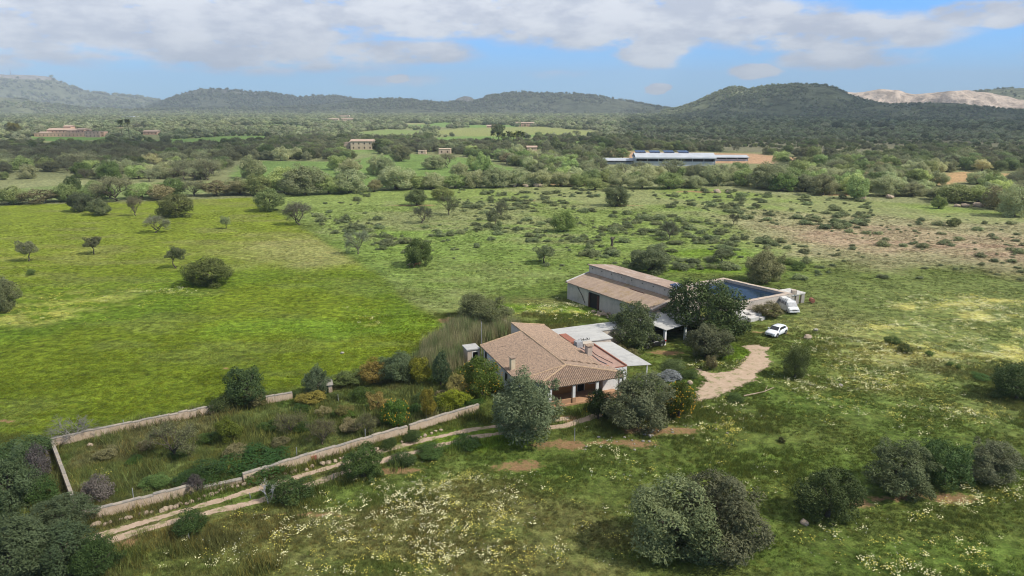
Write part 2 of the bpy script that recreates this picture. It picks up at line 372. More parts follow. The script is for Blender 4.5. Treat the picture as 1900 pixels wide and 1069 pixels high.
def plant(px, yt, yb, wpx, kind, label, group=None, tint=(1, 1, 1), low=.62, **kw):
    """tree seen in the photo between rows yt and yb, wpx wide, about column px"""
    x, y = G(px, yb); s = PX(x, y)[2]; w = wpx / s
    th = math.atan2(CAMZ, math.hypot(x, y))
    py = yb - (w / 2) * math.sin(th) * low * s       # trunk foot sits behind the front skirt of the crown
    x, y = G(px, py); s = PX(x, y)[2]; w = wpx / s
    H = (py - yt) / s; h = max(.5, (H - .1 * w * math.sin(th)) / math.cos(th))
    return plant_at(x, y, w, h, kind, label, group, tint, **kw)

T = [  # px, top, bottom, width, kind, label, tint
 (1250, 896, 1050, 175, 'olive', 'dark green left half of the biggest pair of olives, bottom right of centre', (1, 1.08, .9)),
 (1330, 885, 1042, 170, 'olive', 'grey-leaved right half of the biggest pair of olives, bottom right of centre', (1.12, 1.12, 1.05)),
 (1534, 873, 975, 108, 'carob', 'dense dark round tree on the lower right meadow with a small rock at its foot', (1, 1, 1)),
 (1668, 818, 928, 124, 'olive', 'large olive, left end of the row of three above the bare red earth', (1, 1.1, .9)),
 (1750, 815, 913, 96, 'round', 'dark green tree in the middle of the row of three above the bare red earth', (.6, .75, .55)),
 (1831, 812, 902, 96, 'olive', 'grey-tinged olive, right end of the row of three above the bare red earth', (1.2, 1.2, 1.2)),
 (1884, 674, 750, 88, 'carob', 'dark round tree cut by the right edge of the picture', (1, 1, 1)),
 (1473, 640, 705, 46, 'round', 'small upright tree standing alone right of the dirt yard', (.75, .75, .6)),
 (1186, 692, 806, 124, 'olive', 'big grey-green olive in front of the right end of the farmhouse', (.9, .95, .9)),
 (1110, 722, 784, 50, 'citrus', 'dark leafy tree beside the porch, left of the big olive', (.55, .6, .6)),
 (1258, 708, 782, 60, 'citrus', 'yellow-green lemon tree right of the big olive by the farmhouse', (1.5, 1.25, .7)),
 (982, 692, 830, 138, 'olive', 'big grey-green olive in front of the left end of the farmhouse', (.88, .95, .88)),
 (893, 664, 742, 80, 'citrus', 'orange tree with fruit against the left wall of the farmhouse', (1.1, .95, .7)),
 (845, 690, 742, 44, 'dry', 'yellowish tree just left of the orange tree', (1, 1, .6)),
 (780, 664, 716, 46, 'yellow', 'bright yellow-leaved tree in the back row of the walled garden', (1, 1, 1)),
 (737, 652, 716, 70, 'olive', 'dark blue-green tree left of the bright yellow one', (.6, .75, .65)),
 (690, 668, 718, 66, 'dry', 'orange-tinted bush-like tree near the back wall of the garden', (1.1, .85, .4)),
 (640, 686, 722, 60, 'dry', 'dull green-brown tree at the left end of the garden back row', (.6, .8, .5)),
 (818, 652, 720, 44, 'column', 'narrow blue-green tree right of the bright yellow one', (.6, .85, .7)),
 (590, 678, 742, 52, 'olive', 'slanting dark tree growing over the back garden wall', (.6, .75, .7)),
 (462, 674, 760, 84, 'round', 'tall dark tree rising over the back garden wall', (.55, .7, .6)),
 (420, 728, 768, 52, 'bush', 'low dark bush at the foot of the tall tree by the back garden wall', (1, 1, 1)),
 (475, 722, 760, 44, 'drybush', 'tan dry foliage low on the tall tree by the back garden wall', (1, 1, .8)),
 (137, 776, 826, 88, 'bare', 'leafless grey tree at the far left corner of the garden wall', (1, 1, 1)),
 (325, 786, 860, 74, 'almond', 'sparse grey-green tree in the left part of the walled garden', (1.15, 1.15, .95)),
 (425, 776, 828, 48, 'yellow', 'small yellow-green tree standing alone in the walled garden', (.62, .72, .8)),
 (600, 782, 832, 52, 'almond', 'sparse tree with pale branches just behind the front garden wall', (1.25, 1.15, .9)),
 (678, 770, 815, 36, 'almond', 'little lollipop-shaped tree with a thin trunk by the front garden wall', (1.2, 1.15, .8)),
 (735, 738, 796, 52, 'citrus', 'leafy orange tree in the right part of the walled garden', (1.1, 1.05, .8)),
 (795, 722, 780, 32, 'yellow', 'small orange-yellow topped tree on a thin trunk in the walled garden', (.75, .6, .8)),
 (540, 768, 812, 50, 'almond', 'thin brownish tree in the middle of the walled garden', (1.1, 1.0, .75)),
 (640, 752, 780, 40, 'dry', 'small yellowish fruit tree in the middle of the walled garden', (1, 1, .6)),
 (700, 728, 768, 44, 'dry', 'rust-tinted small fruit tree behind the leafy orange tree', (1, .85, .5)),
 (580, 722, 752, 56, 'drybush', 'yellow-brown bush under the slanting dark tree', (1, .9, .4)),
 (895, 546, 610, 108, 'olive', 'broad dark olive behind the farmhouse beside the reeds', (.7, .75, .6)),
 (1176, 560, 652, 96, 'olive', 'tall green olive between the farmhouse and the barn', (.85, 1.05, .8)),
 (1303, 520, 642, 138, 'carob', 'very large dark tree beside the water tank', (.95, 1, 1)),
 (1312, 600, 672, 84, 'olive', 'grey olive growing in front of the very large dark tree', (.85, .9, .85)),
 (1248, 560, 612, 60, 'carob', 'dark leafy tree against the right end of the barn', (.9, 1, .9)),
 (1206, 456, 508, 92, 'olive', 'wide dark olive just behind the barn roof', (.75, .8, .7)),
 (1420, 461, 530, 74, 'olive', 'rounded brown-green tree just behind the water tank', (.95, .92, .8)),
 (1350, 580, 606, 28, 'bush', 'small bush against the concrete slab of the water tank', (1.2, 1.4, 1.2)),
 (1425, 560, 592, 58, 'drybush', 'brownish bush growing against the front wall of the water tank', (.6, .6, .5)),
 (394, 478, 533, 92, 'carob', 'broad low dark tree alone on the bright green meadow', (1.7, 1.6, 1.5)),
 (327, 456, 500, 38, 'oliveopen', 'small open tree just left of the broad low tree on the meadow', (1.1, 1.15, 1)),
 (174, 438, 474, 36, 'oliveopen', 'small thin tree on the bright meadow, between two others in its row', (1.1, 1.1, 1.1)),
 (53, 444, 487, 40, 'oliveopen', 'small grey tree near the left edge of the bright meadow', (1.2, 1.15, 1.2)),
 (58, 498, 511, 18, 'bush', 'tiny bush below the small grey tree at the left edge of the meadow', (1.4, 1.5, 1.3)),
 (6, 512, 581, 62, 'olive', 'dark round tree cut by the left edge of the picture', (.75, .8, .7)),
 (290, 402, 434, 40, 'almond', 'pale leafless almond on the far part of the bright meadow', (1.3, 1.25, 1.4)),
 (419, 400, 426, 22, 'oliveopen', 'tiny lone tree in the middle of the far bright meadow', (1.1, 1.2, 1)),
 (329, 361, 405, 62, 'carob', 'brown-tinged wide dark tree at the far edge of the bright meadow', (1.7, 1.25, 1.4)),
 (252, 366, 402, 26, 'almond', 'slim pinkish tree left of the brown-tinged dark tree', (1, .85, .85)),
 (182, 368, 401, 42, 'olive', 'rounded olive at the far edge of the bright meadow, right one of a touching pair', (1, 1.05, .9)),
 (149, 356, 394, 42, 'olive', 'dark olive at the far edge of the bright meadow, left one of a touching pair', (.65, .7, .7)),
 (139, 328, 368, 32, 'carob', 'very dark rounded tree above the touching pair of olives', (.9, 1, 1)),
 (500, 348, 394, 56, 'round', 'dark green round tree at the top right corner of the bright meadow', (.75, .8, .75)),
 (555, 377, 420, 48, 'almond', 'grey feathery tree where the bright meadow meets the scrub', (.85, .85, 1)),
 (777, 442, 497, 54, 'carob', 'dark rounded tree with two animals in its shade', (1.35, 1.4, 1.3)),
 (773, 349, 383, 42, 'round', 'compact rounded bush-like tree at the far edge of the middle field', (.8, .85, .9)),
 (833, 364, 400, 36, 'almond', 'light green open tree near the far edge of the middle field', (.8, .95, .7)),
 (820, 346, 372, 44, 'round', 'yellow-green tree behind the light green open one', (1.2, 1.1, .9)),
 (1046, 388, 432, 48, 'round', 'fresh green spreading tree on a clear trunk in the middle field', (1.1, 1.25, .9)),
 (916, 388, 422, 28, 'oliveopen', 'small twisted tree with a leaning trunk in the middle field', (1, 1, 1)),
 (930, 375, 405, 28, 'almond', 'thin tree just behind the small twisted tree', (.8, .85, .8)),
 (1010, 453, 492, 48, 'oliveopen', 'gnarled open tree in front of the barn side of the middle field', (1, 1.05, .9)),
 (1144, 344, 384, 48, 'olive', 'dense tree on a patch of bare soil at the back of the middle field', (.85, .95, .8)),
 (1242, 412, 445, 32, 'almond', 'thin twisted tree right of the pruned stump', (.7, .75, .7)),
 (784, 384, 416, 36, 'almond', 'wispy grey tree in the scrub left of the light green open tree', (.7, .8, .8)),
 (665, 430, 474, 42, 'almond', 'pale wispy tree at the corner of the bright meadow', (1.1, 1.2, 1.3)),
 (1361, 397, 417, 16, 'almond', 'very small thin tree alone on the pale field right', (.7, .75, .7)),
 (1741, 362, 388, 26, 'round', 'small pale green leaning tree at the back right field edge', (1.3, 1.25, 1)),
 (1768, 404, 421, 24, 'bush', 'dark little bush alone on the pale right field', (1.3, 1.3, 1.2)),
 (1340, 462, 490, 46, 'oliveopen', 'low flat-topped tree left of the rounded one behind the tank', (.8, .85, .75)),
 (675, 826, 896, 74, 'carob', 'dark rounded bush-tree between the two ruts of the track', (.95, 1.1, .9)),
 (540, 882, 940, 84, 'bush', 'large low dark bush beside the track by the dead white branches', (.9, 1, .9)),
 (357, 944, 994, 60, 'bush', 'dark bush on the lower side of the track near the left', (.95, 1.1, .9)),
 (748, 838, 868, 48, 'bush', 'low dark bush right of the bush-tree on the track', (.95, 1, 1)),
 (800, 826, 852, 64, 'bush', 'long low bush below the right end of the track', (1.1, 1.3, 1)),
 (868, 808, 836, 50, 'greenbush', 'bright green bush at the left foot of the farmhouse olive', (.8, .9, 1)),
 (765, 798, 822, 34, 'bush', 'small bush between the garden wall and the right part of the track', (1.1, 1.1, 1)),
 (722, 812, 836, 28, 'bush', 'little bush over the upper rut of the track', (1, 1.1, 1)),
 (478, 838, 884, 130, 'greenbush', 'bramble mass behind the front garden wall, the long right one', (.55, .65, .7)),
 (372, 862, 905, 90, 'greenbush', 'bramble mass behind the front garden wall, left of the long one', (.5, .6, .7)),
 (290, 880, 910, 54, 'bush', 'small green shrub inside the garden near the front wall end', (1.3, 1.6, 1.4)),
 (362, 880, 918, 36, 'greybush', 'mauve-brown dead bush at the gap in the front garden wall', (.5, .43, .42)),
 (183, 880, 932, 56, 'greybush', 'mauve dry stalks inside the left part of the garden', (.62, .54, .5)),
 (1365, 730, 748, 34, 'bush', 'small low bush below the dirt yard', (1.2, 1.4, 1.2)),
 (1243, 686, 708, 44, 'greybush', 'silvery bush by the pergola post', (1, 1.1, 1.2)),
 (1278, 684, 704, 34, 'bush', 'round dark bush at the left edge of the dirt yard', (1.2, 1.3, 1.2)),
 (1248, 668, 690, 50, 'bush', 'grey-green bush right of the pergola', (1.6, 1.6, 1.8)),
 (1158, 640, 668, 60, 'drybush', 'brownish undergrowth below the palm', (.6, .65, .5)),
 (1318, 660, 688, 26, 'drybush', 'small dry bush below the grey olive', (.7, .65, .6)),
 (842, 722, 764, 62, 'yellowbush', 'lime-yellow flowering bush at the garden wall near the house', (.65, .85, .5)),
 (872, 735, 762, 48, 'greenbush', 'light green bush right of the lime-yellow one', (1.1, 1.2, 1)),
 (780, 728, 752, 40, 'bush', 'dark bush in the shade behind the lime-yellow one', (1, 1.1, 1)),
 (14, 836, 970, 120, 'olive', 'tall dark olive at the left edge beside the garden wall', (.62, .8, .65)),
 (28, 968, 1100, 170, 'olive', 'huge dark olive filling the bottom left corner', (.62, .78, .66)),
 (118, 975, 1085, 130, 'olive', 'large dark olive right of the bottom left corner one', (.6, .78, .64)),
 (182, 1000, 1085, 90, 'carob', 'dark bush-tree at the bottom edge right of the large olives', (.8, .95, .8)),
 (118, 918, 990, 100, 'olive', 'low dark olive just left of the garden corner', (.6, .75, .66)),
 (30, 812, 870, 100, 'bush', 'dark green thicket outside the left garden wall', (1.1, 1.2, 1.3)),
 (74, 822, 890, 46, 'greybush', 'mauve flowering bush against the outside of the left garden wall', (.62, .55, .56)),
 (80, 880, 940, 60, 'bush', 'dark shrub below the mauve flowering bush', (1.1, 1.3, 1.1)),
 (1450, 812, 822, 14, 'bush', 'dark little clump on the open foreground grass', (.7, .5, .5)),
 (1170+5, 470, 490, 10, 'bush', 'tiny shrub left of the wide olive behind the barn', (1, 1, 1)),
 (1480, 485, 503, 24, 'bush', 'small dark bush right of the rounded tree behind the tank', (1.2, 1.2, 1.1)),
 (1462, 478, 492, 30, 'bush', 'low bush behind the one right of the rounded tree', (1.5, 1.5, 1.4)),
 (1655, 622, 642, 28, 'bush', 'first low bush of the line crossing the flower meadow', (1.3, 1.5, 1.2)),
 (1678, 636, 656, 30, 'bush', 'second low bush of the line crossing the flower meadow', (1.2, 1.2, 1.1)),
 (1724, 650, 662, 18, 'bush', 'third low bush of the line crossing the flower meadow', (1.3, 1.5, 1.2)),
 (1762, 670, 680, 14, 'bush', 'fourth small bush of the line crossing the flower meadow', (1.3, 1.5, 1.2)),
 (1778, 675, 686, 14, 'bush', 'fifth small bush of the line crossing the flower meadow', (1.3, 1.5, 1.2)),
 (1820, 692, 706, 36, 'bush', 'low dark bush just left of the dark round tree at the right edge', (1, 1.3, 1)),
 (925, 230, 262, 30, 'pine', 'tall tree among the palms far behind the middle field', (1, 1.1, .9)),
 (27, 228, 252, 26, 'yellow', 'yellow tree left of the large terracotta villa', (.8, .75, .8)),
]
tree_objs = {}
for (px, yt, yb, w, kd, lb, ti) in T:
    if yb > 540 and kd in ('olive', 'round', 'carob', 'bush', 'column'): ti = tuple(v * .86 for v in ti)
    tree_objs[lb] = plant(px, yt, yb, w, kd, lb, None, ti)
# round fruit on the fruit trees, a part of each
def fruit(root, n, wid, hei, seed):
    r = random.Random(seed); b = MB()
    for _ in range(n):
        a = r.uniform(0, 6.28); z = r.uniform(.12, .92); q = math.sqrt(max(.05, 1 - ((z - .5) / .5) ** 2)) * .5
        c = Vector((math.cos(a) * q * wid, math.sin(a) * q * wid, z * hei)); s = r.uniform(.05, .085)
        b.add([c + Vector(v) * s for v in ((1, 0, 0), (0, 1, 0), (-1, 0, 0), (0, -1, 0), (0, 0, 1), (0, 0, -1))],
              [(0, 1, 4), (1, 2, 4), (2, 3, 4), (3, 0, 4), (1, 0, 5), (2, 1, 5), (3, 2, 5), (0, 3, 5)])
    b.build('fruit', M['fruit'], root, kind='stuff')
for lb, n in (('yellow-green lemon tree right of the big olive by the farmhouse', 160), ('orange tree with fruit against the left wall of the farmhouse', 170),
              ('leafy orange tree in the right part of the walled garden', 90), ('dark leafy tree beside the porch, left of the big olive', 14)):
    o = tree_objs[lb]; c = [k for k in o.children if k.name.startswith('crown')][0]; fruit(o, n, c.scale[1], c.scale[2], n)
# ------------------------------------------------------------ ground
def lerp3(C, c, w): return C * (1 - w[:, None]) + np.array(c)[None, :] * w[:, None]
MEADOW = wpoly([(-900, 400), (-200, 385), (0, 381), (250, 374), (470, 366), (560, 420), (640, 470), (700, 505), (760, 560), (835, 600), (800, 650), (640, 705), (545, 722), (400, 752), (170, 797), (88, 812), (-120, 800), (-900, 790)])
MID = wpoly([(470, 366), (560, 358), (700, 352), (1000, 345), (1290, 347), (1500, 366), (1700, 376), (1950, 402), (1950, 470), (1500, 490), (1300, 500), (1000, 520), (835, 590), (760, 560), (700, 505), (640, 470), (560, 420)])
BEIGE = wpoly([(1380, 385), (1700, 400), (2300, 430), (2300, 520), (1650, 505), (1450, 480), (1330, 440), (1320, 400)])
PINK = wpoly([(1430, 420), (1620, 415), (1950, 440), (1950, 490), (1600, 470), (1450, 450)])
RIGHTM = wpoly([(1480, 505), (2300, 510), (2600, 1100), (1500, 1100), (1440, 800), (1500, 640), (1450, 560)])
GARDEN = wpoly([(94, 812), (172, 800), (395, 752), (545, 730), (640, 712), (850, 640), (885, 700), (900, 750), (800, 786), (455, 883), (357, 905), (152, 952)])
FIELDS = {  # px polygon -> colour; no trees grow here unless listed
 'centre': (wpoly([(420, 352), (432, 318), (452, 298), (640, 300), (700, 288), (760, 285), (900, 296), (980, 322), (1000, 336), (700, 349), (560, 353)]), (.15, .23, .06)),
 'left': (wpoly([(-60, 372), (-60, 356), (100, 345), (330, 338), (420, 336), (420, 356), (200, 372)]), (.19, .24, .085)),
 'pale': (wpoly([(780, 246), (862, 237), (1000, 235), (1120, 246), (1130, 252), (1010, 249), (960, 252), (880, 254)]), (.26, .28, .10)),
 'palea': (wpoly([(640, 248), (720, 240), (790, 243), (770, 254), (680, 255)]), (.21, .27, .09)),
 'paleb': (wpoly([(745, 232), (830, 230), (840, 236), (760, 238)]), (.17, .26, .08)),
 'soil': (wpoly([(1108, 279), (1200, 281), (1400, 286), (1535, 297), (1525, 306), (1330, 303), (1230, 300), (1120, 288)]), (.46, .28, .17)),
 'patch': (wpoly([(1708, 333), (1780, 318), (1875, 322), (1870, 332), (1740, 343)]), (.46, .29, .15)),
 'villa': (wpoly([(60, 253), (210, 254), (200, 258), (120, 264), (60, 260)]), (.14, .25, .06)),
 'strip': (wpoly([(310, 249), (480, 249), (480, 251), (310, 251)]), (.17, .28, .08)),
 'heath': (wpoly([(1180, 246), (1900, 262), (1950, 285), (1540, 292), (1400, 283), (1180, 270)]), (.17, .16, .10)),
 'mead2': (wpoly([(1560, 312), (1700, 322), (1710, 340), (1590, 335)]), (.22, .21, .11)),
}
SOIL = [(G(1762, 924), 3.6, 1.3), (G(1700, 915), 2.4, .8), (G(1600, 935), 2.2, .8), (G(962, 866), 3.4, 1.5), (G(1060, 825), 4.5, 1.6), (G(1150, 822), 5, 1.5),
        (G(1210, 800), 5, 1.3), (G(835, 596), 2.2, 2.0), (G(1165, 381), 7, 2.6), (G(760, 381), 10, 2.4), (G(745, 874), 2.6, .7), (G(165, 1035), 2.2, 2.4), (G(210, 1040), .8, 4), (G(1440, 618), 3.6, .8), (G(1405, 616), 2.2, .6),
        (G(1060, 776), 5.2, 1.6), (G(985, 372), 4, 3), (G(1150, 610), 3, 1.2), (G(1225, 655), 3.5, 1.2), (G(20, 782), 2.2, .6), (G(415, 683), .9, .5), (G(570, 955), 6, .5),(G(1640,925),5,.5),
        (G(1290, 356), 14, 4), (G(1560, 362), 14, 4), (G(1050, 343), 30, 5)]
LUSH = [(G(1100, 575), 9, 4), (G(1310, 470), 10, 6), (G(640, 610), 20, 6), (G(1350, 650), 6, 4), (G(900, 815), 6, 3), (G(1280, 500), 14, 4), (G(960, 572), 6, 3)]
RUTS = [[(100, 1024), (160, 1001), (341, 947), (420, 925), (500, 900), (646, 857), (694, 841), (790, 816), (877, 797), (960, 786), (1050, 777)],
        [(110, 1040), (172, 1014), (250, 988), (341, 962), (400, 948), (481, 930), (570, 902), (634, 878), (727, 850), (800, 831), (871, 812), (960, 800), (1050, 790), (1110, 770)]]
WR = [wpoly(r_) for r_ in RUTS]
YARD = wpoly([(1286, 746), (1300, 722), (1318, 706), (1300, 694), (1296, 686), (1330, 692), (1362, 690), (1388, 668), (1392, 656), (1380, 643), (1402, 640), (1428, 645), (1420, 662), (1430, 672), (1420, 684), (1402, 692), (1400, 704), (1380, 712), (1350, 728), (1318, 738)])
FLOW = [  # flower patches: px centre, half-width px, half-height px, density, yellow share
 (790, 930, 150, 42, 1.0, .35), (860, 905, 60, 20, 1.2, .3), (925, 960, 26, 22, 1.3, .5), (640, 1000, 190, 60, .55, .4), (780, 1030, 180, 45, .5, .5), (580, 940, 80, 30, .45, .3),
 (850, 990, 40, 12, .8, .4), (1570, 992, 60, 10, 1.1, .3), (1690, 1055, 90, 26, 1.2, .25), (1600, 1010, 130, 16, .4, .6), (1680, 960, 120, 12, .6, .3), (1850, 910, 70, 30, .6, .4), (1790, 940, 60, 12, .8, .4),
 (1345, 805, 40, 22, .9, .6), (1500, 715, 50, 14, 1.3, .35), (1490, 745, 60, 10, .6, .5), (1630, 710, 90, 26, .6, .6), (1800, 770, 60, 16, 1.0, .5), (1710, 570, 60, 9, 1.0, .5),
 (1800, 560, 110, 12, .9, .5), (1680, 610, 90, 16, .8, .4), (1850, 590, 90, 30, .7, .4), (1700, 650, 110, 22, .6, .5), (1850, 650, 80, 30, .7, .3), (1560, 640, 80, 50, .25, .5), (1600, 700, 120, 40, .25, .6),
 (1320, 678, 56, 7, 1.0, .6), (1330, 755, 40, 8, .6, .3), (1080, 572, 60, 10, 1.3, .5), (1010, 578, 50, 8, 1.1, .5), (1060, 588, 30, 6, .9, .4), (1220, 790, 90, 16, .35, .2), (1130, 840, 80, 24, .35, .2),
 (685, 598, 26, 10, .7, .3), (665, 574, 20, 4, .5, .5), (120, 560, 160, 24, .25, .9), (60, 590, 90, 16, .35, .9), (300, 541, 40, 4, .8, .2), (1500, 900, 400, 60, .10, .5), (1100, 940, 300, 60, .09, .5), (1050, 1020, 120, 30, .3, .5),
 (900, 1040, 140, 24, .3, .5), (450, 1030, 90, 34, .4, .3), (1310, 590, 20, 10, .3, .3), (230, 808, 20, 6, .5, .1), (196, 874, 14, 6, .4, .5), (1340, 862, 16, 5, .8, .5), (1820, 1040, 80, 30, .4, .5), (1590, 760, 200, 40, .2, .6)]

def ground_colour(x, y):
    x = np.asarray(x, float); y = np.asarray(y, float); r_ = np.hypot(x, y)
    C = np.tile(np.array([.118, .150, .034]), (len(x), 1))
    n1 = fbm(x, y, 40, 5, 1); n2 = fbm(x, y, 9, 4, 2); n3 = fbm(x, y, 160, 4, 3); n4 = fbm(x * .35, y, 5, 4, 4)
    e = (n2 - .5) * 10
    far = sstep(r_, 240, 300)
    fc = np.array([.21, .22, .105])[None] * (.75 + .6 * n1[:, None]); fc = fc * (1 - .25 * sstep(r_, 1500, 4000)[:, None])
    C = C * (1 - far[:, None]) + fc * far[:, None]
    near = 1 - far                       # foreground grass: olive, with brownish and fresh areas
    C = lerp3(C, (.175, .155, .060), near * sstep(n1 + .25 * (n2 - .5), .52, .68) * .6)
    C = lerp3(C, (.102, .158, .028), near * sstep(n3 + .3 * (n4 - .5), .5, .62) * .75)
    w = sstep(pdist(x, y, RIGHTM) + e * .8, -6, 10) * sstep(r_, 75, 110)
    C = lerp3(C, (.165, .20, .060), w * .85)
    C = lerp3(C, (.19, .17, .08), w * sstep(n1, .5, .68) * .6)
    w = sstep(pdist(x, y, MID) + e, -3, 6)
    C = lerp3(C, (.20, .255, .070), w)
    C = lerp3(C, (.25, .255, .12), w * sstep(n1 + .3 * (n2 - .5), .48, .66) * .7)
    C = lerp3(C, (.17, .27, .045), w * sstep(n3 + .4 * (n4 - .5), .52, .64) * .55)
    C = lerp3(C, (.16, .21, .05), w * sstep(r_, 190, 150) * .5)
    C = lerp3(C, (.33, .29, .17), sstep(pdist(x, y, BEIGE) + e * 1.6, -4, 14) * .75)
    C = lerp3(C, (.37, .27, .18), sstep(pdist(x, y, PINK) + e * 1.6, -4, 12) * (.55 + .4 * sstep(n4, .4, .6)))
    dm = pdist(x, y, MEADOW); w = sstep(dm + e * .25, -1, 2.5)
    C = lerp3(C, (.140, .185, .014), w)
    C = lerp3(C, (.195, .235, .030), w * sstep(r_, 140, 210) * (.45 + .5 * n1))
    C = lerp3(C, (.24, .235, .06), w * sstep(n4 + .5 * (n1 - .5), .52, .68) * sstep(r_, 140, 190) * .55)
    C = lerp3(C, (.100, .175, .016), w * sstep(n1, .5, .62) * sstep(r_, 190, 120) * .6)
    C = lerp3(C, (.15, .175, .05), w * sstep(n4, .55, .7) * .35)
    bx, by = G(600, 465); q = np.hypot((x - bx) / 38, (y - by) / 24)
    C = lerp3(C, (.34, .31, .14), w * sstep(q + (n2 - .5) * .8, 1.1, .3) * .55)
    w = sstep(pdist(x, y, GARDEN) + e * .1, -.3, .5)
    C = lerp3(C, (.15, .185, .055), w); C = lerp3(C, (.20, .18, .085), w * sstep(n2, .5, .64) * .6)
    C = lerp3(C, (.09, .155, .03), w * sstep(fbm(x, y, 6, 4, 9), .54, .66) * .7)
    pv_, pb = parcels(x, y); w = sstep(r_, 480, 620)
    C = lerp3(C, (.17, .26, .07), w * (pv_ < .16)); C = lerp3(C, (.30, .30, .13), w * ((pv_ >= .16) & (pv_ < .28))); C = lerp3(C, (.38, .29, .18), w * ((pv_ >= .28) & (pv_ < .34)))
    for k, (pl, c) in FIELDS.items():
        C = lerp3(C, np.array(c), sstep(pdist(x, y, pl) + (n2 - .5) * 8, -3, 4) * .92)
    for (c, a, b) in LUSH:
        q = np.hypot((x - c[0]) / a, (y - c[1]) / b); C = lerp3(C, (.15, .24, .022), sstep(q + (n2 - .5) * 1.4, 1.2, .4) * .8)
    m_ = fbm(x, y, 2.2, 4, 21)
    dirt = np.zeros(len(x))
    for (c, a, b) in SOIL:
        a *= 1 if a < 8 else 1; q = np.hypot((x - c[0]) / a, (y - c[1]) / max(b, .5)); dirt = np.maximum(dirt, sstep(q + (n2 - .5) * 1.1 + (m_ - .5) * 1.1, 1.25, .35))
    for (px, py, hw, hh, d, ys) in FLOW:   # a faint pale tint where flowers stand too far off to be seen singly
        c = G(px, py); c1 = G(px + hw, py); c2 = G(px, py - hh); a = abs(c1[0] - c[0]); b = abs(c2[1] - c[1])
        q = np.hypot((x - c[0]) / a, (y - c[1]) / b)
        C = lerp3(C, (.60, .55, .18), sstep(q + (n2 - .5) * .9, 1.2, .4) * (.05 + .95 * sstep(r_, 85, 120)) * min(1, d) * .9 * sstep(fbm(x * .5, y, 2.6, 4, 77), .47, .6))
    # wheel tracks: a dusty verge, and the beaten strip between the ruts
    return C, dirt
def parcels(x, y, cell=95.0):
    """patchwork of land parcels: a random number per parcel and the distance to its border"""
    x = np.asarray(x, float) + 25 * (fbm(x, y, 90, 2, 200) - .5); y = np.asarray(y, float) * .55; ix = np.floor(x / cell); iy = np.floor(y / cell); best = np.full(x.shape, 1e18); b2 = best.copy(); val = np.zeros(x.shape)
    for dx in (-1, 0, 1):
        for dy in (-1, 0, 1):
            cx = (ix + dx + .15 + .7 * hsh(ix + dx, iy + dy, 201)) * cell; cy = (iy + dy + .15 + .7 * hsh(ix + dx, iy + dy, 202)) * cell; d = (x - cx) ** 2 + (y - cy) ** 2
            nb = d < best; b2 = np.where(nb, best, np.minimum(b2, d)); val = np.where(nb, hsh(ix + dx, iy + dy, 203), val); best = np.where(nb, d, best)
    return val, np.sqrt(b2) - np.sqrt(best)
def build_ground():
    th = np.concatenate([np.linspace(-180, -50, 66)[:-1], np.linspace(-50, 50, 520)[:-1], np.linspace(50, 180, 66)[:-1]])
    rr = [0.5]
    while rr[-1] < 26000:
        r0 = rr[-1]; rr.append(r0 * (1.0085 if 40 < r0 < 500 else 1.03 if r0 < 4000 else 1.08) + .15)
    rr = np.array(rr); nt = len(th); nr = len(rr)
    T_, R_ = np.meshgrid(np.radians(th), rr); x = (R_ * np.sin(T_)).ravel(); y = (R_ * np.cos(T_)).ravel()
    z = np.zeros_like(x)
    V = np.stack([x, y, z], 1); i = np.arange(nr - 1)[:, None] * nt; j = np.arange(nt)[None, :]
    a = i + j; b = i + (j + 1) % nt; F = np.stack([a, b, b + nt, a + nt], -1).reshape(-1, 4)[:, ::-1]
    V = np.vstack([V, [[0, 0, 0]]])      # closed at the middle by the last fan
    C, dirt = ground_colour(V[:, 0], V[:, 1]); A = np.ones((len(V), 4)); A[:, :3] = C; A[:, 3] = dirt
    me = npmesh('ground', V[:], F, None, {'gcol': ('FLOAT_COLOR', 'POINT', A)})
    fan = bmesh.new(); fan.from_mesh(me); fan.verts.ensure_lookup_table(); c = fan.verts[len(V) - 1]
    for k in range(nt): fan.faces.new((c, fan.verts[(k + 1) % nt], fan.verts[k]))
    fan.to_mesh(me); fan.free()
    return me
m_, t = mat('ground_cover'); pos = t.n('ShaderNodeNewGeometry').outputs['Position']
at = t.n('ShaderNodeAttribute', attribute_name='gcol'); base = at.outputs['Color']; dirt = at.outputs['Alpha']
cdn = t.n('ShaderNodeCameraData')
nA = t.noise(pos, .9, 8, .68); nB = t.noise(pos, 4.5, 6, .7); nC = t.noise(pos, .12, 6, .62)
sq = t.n('ShaderNodeVectorMath', operation='MULTIPLY', i={0: pos, 1: (.55, 1.0, 1.0)}).outputs[0]
nD = t.noise(sq, .7, 8, .72)
v = t.m('MULTIPLY', t.ramp(nA, .28, .72, .42, 1.58), t.ramp(nB, .25, .75, .66, 1.34)); v = t.m('MULTIPLY', v, t.ramp(nC, .3, .7, .82, 1.18)); v = t.m('MULTIPLY', v, t.ramp(nD, .28, .72, .70, 1.30))
c = t.mix(1.0, base, t.n('ShaderNodeCombineColor', i={0: v, 1: v, 2: v}).outputs[0], 'MULTIPLY')
dry = t.mix(1.0, base, (1.42, 1.12, 1.0, 1), 'MULTIPLY')
c = t.mix(t.m('MULTIPLY', t.ramp(t.noise(pos, .55, 8, .7), .5, .68), .55), c, dry)
frs = t.mix(1.0, base, (.72, 1.02, .6, 1), 'MULTIPLY')
c = t.mix(t.m('MULTIPLY', t.ramp(t.noise(pos, 1.7, 6, .7), .5, .66), .5), c, frs)
soil = t.mix(t.noise(pos, 2.5, 6, .7), (.30, .15, .07), (.44, .27, .16))
dm = t.ramp(t.m('ADD', dirt, t.m('MULTIPLY', t.m('SUBTRACT', t.noise(pos, 1.9, 8, .8), .5), 3.2)), .45, 1.0)
dm = t.m('MULTIPLY', dm, .8)
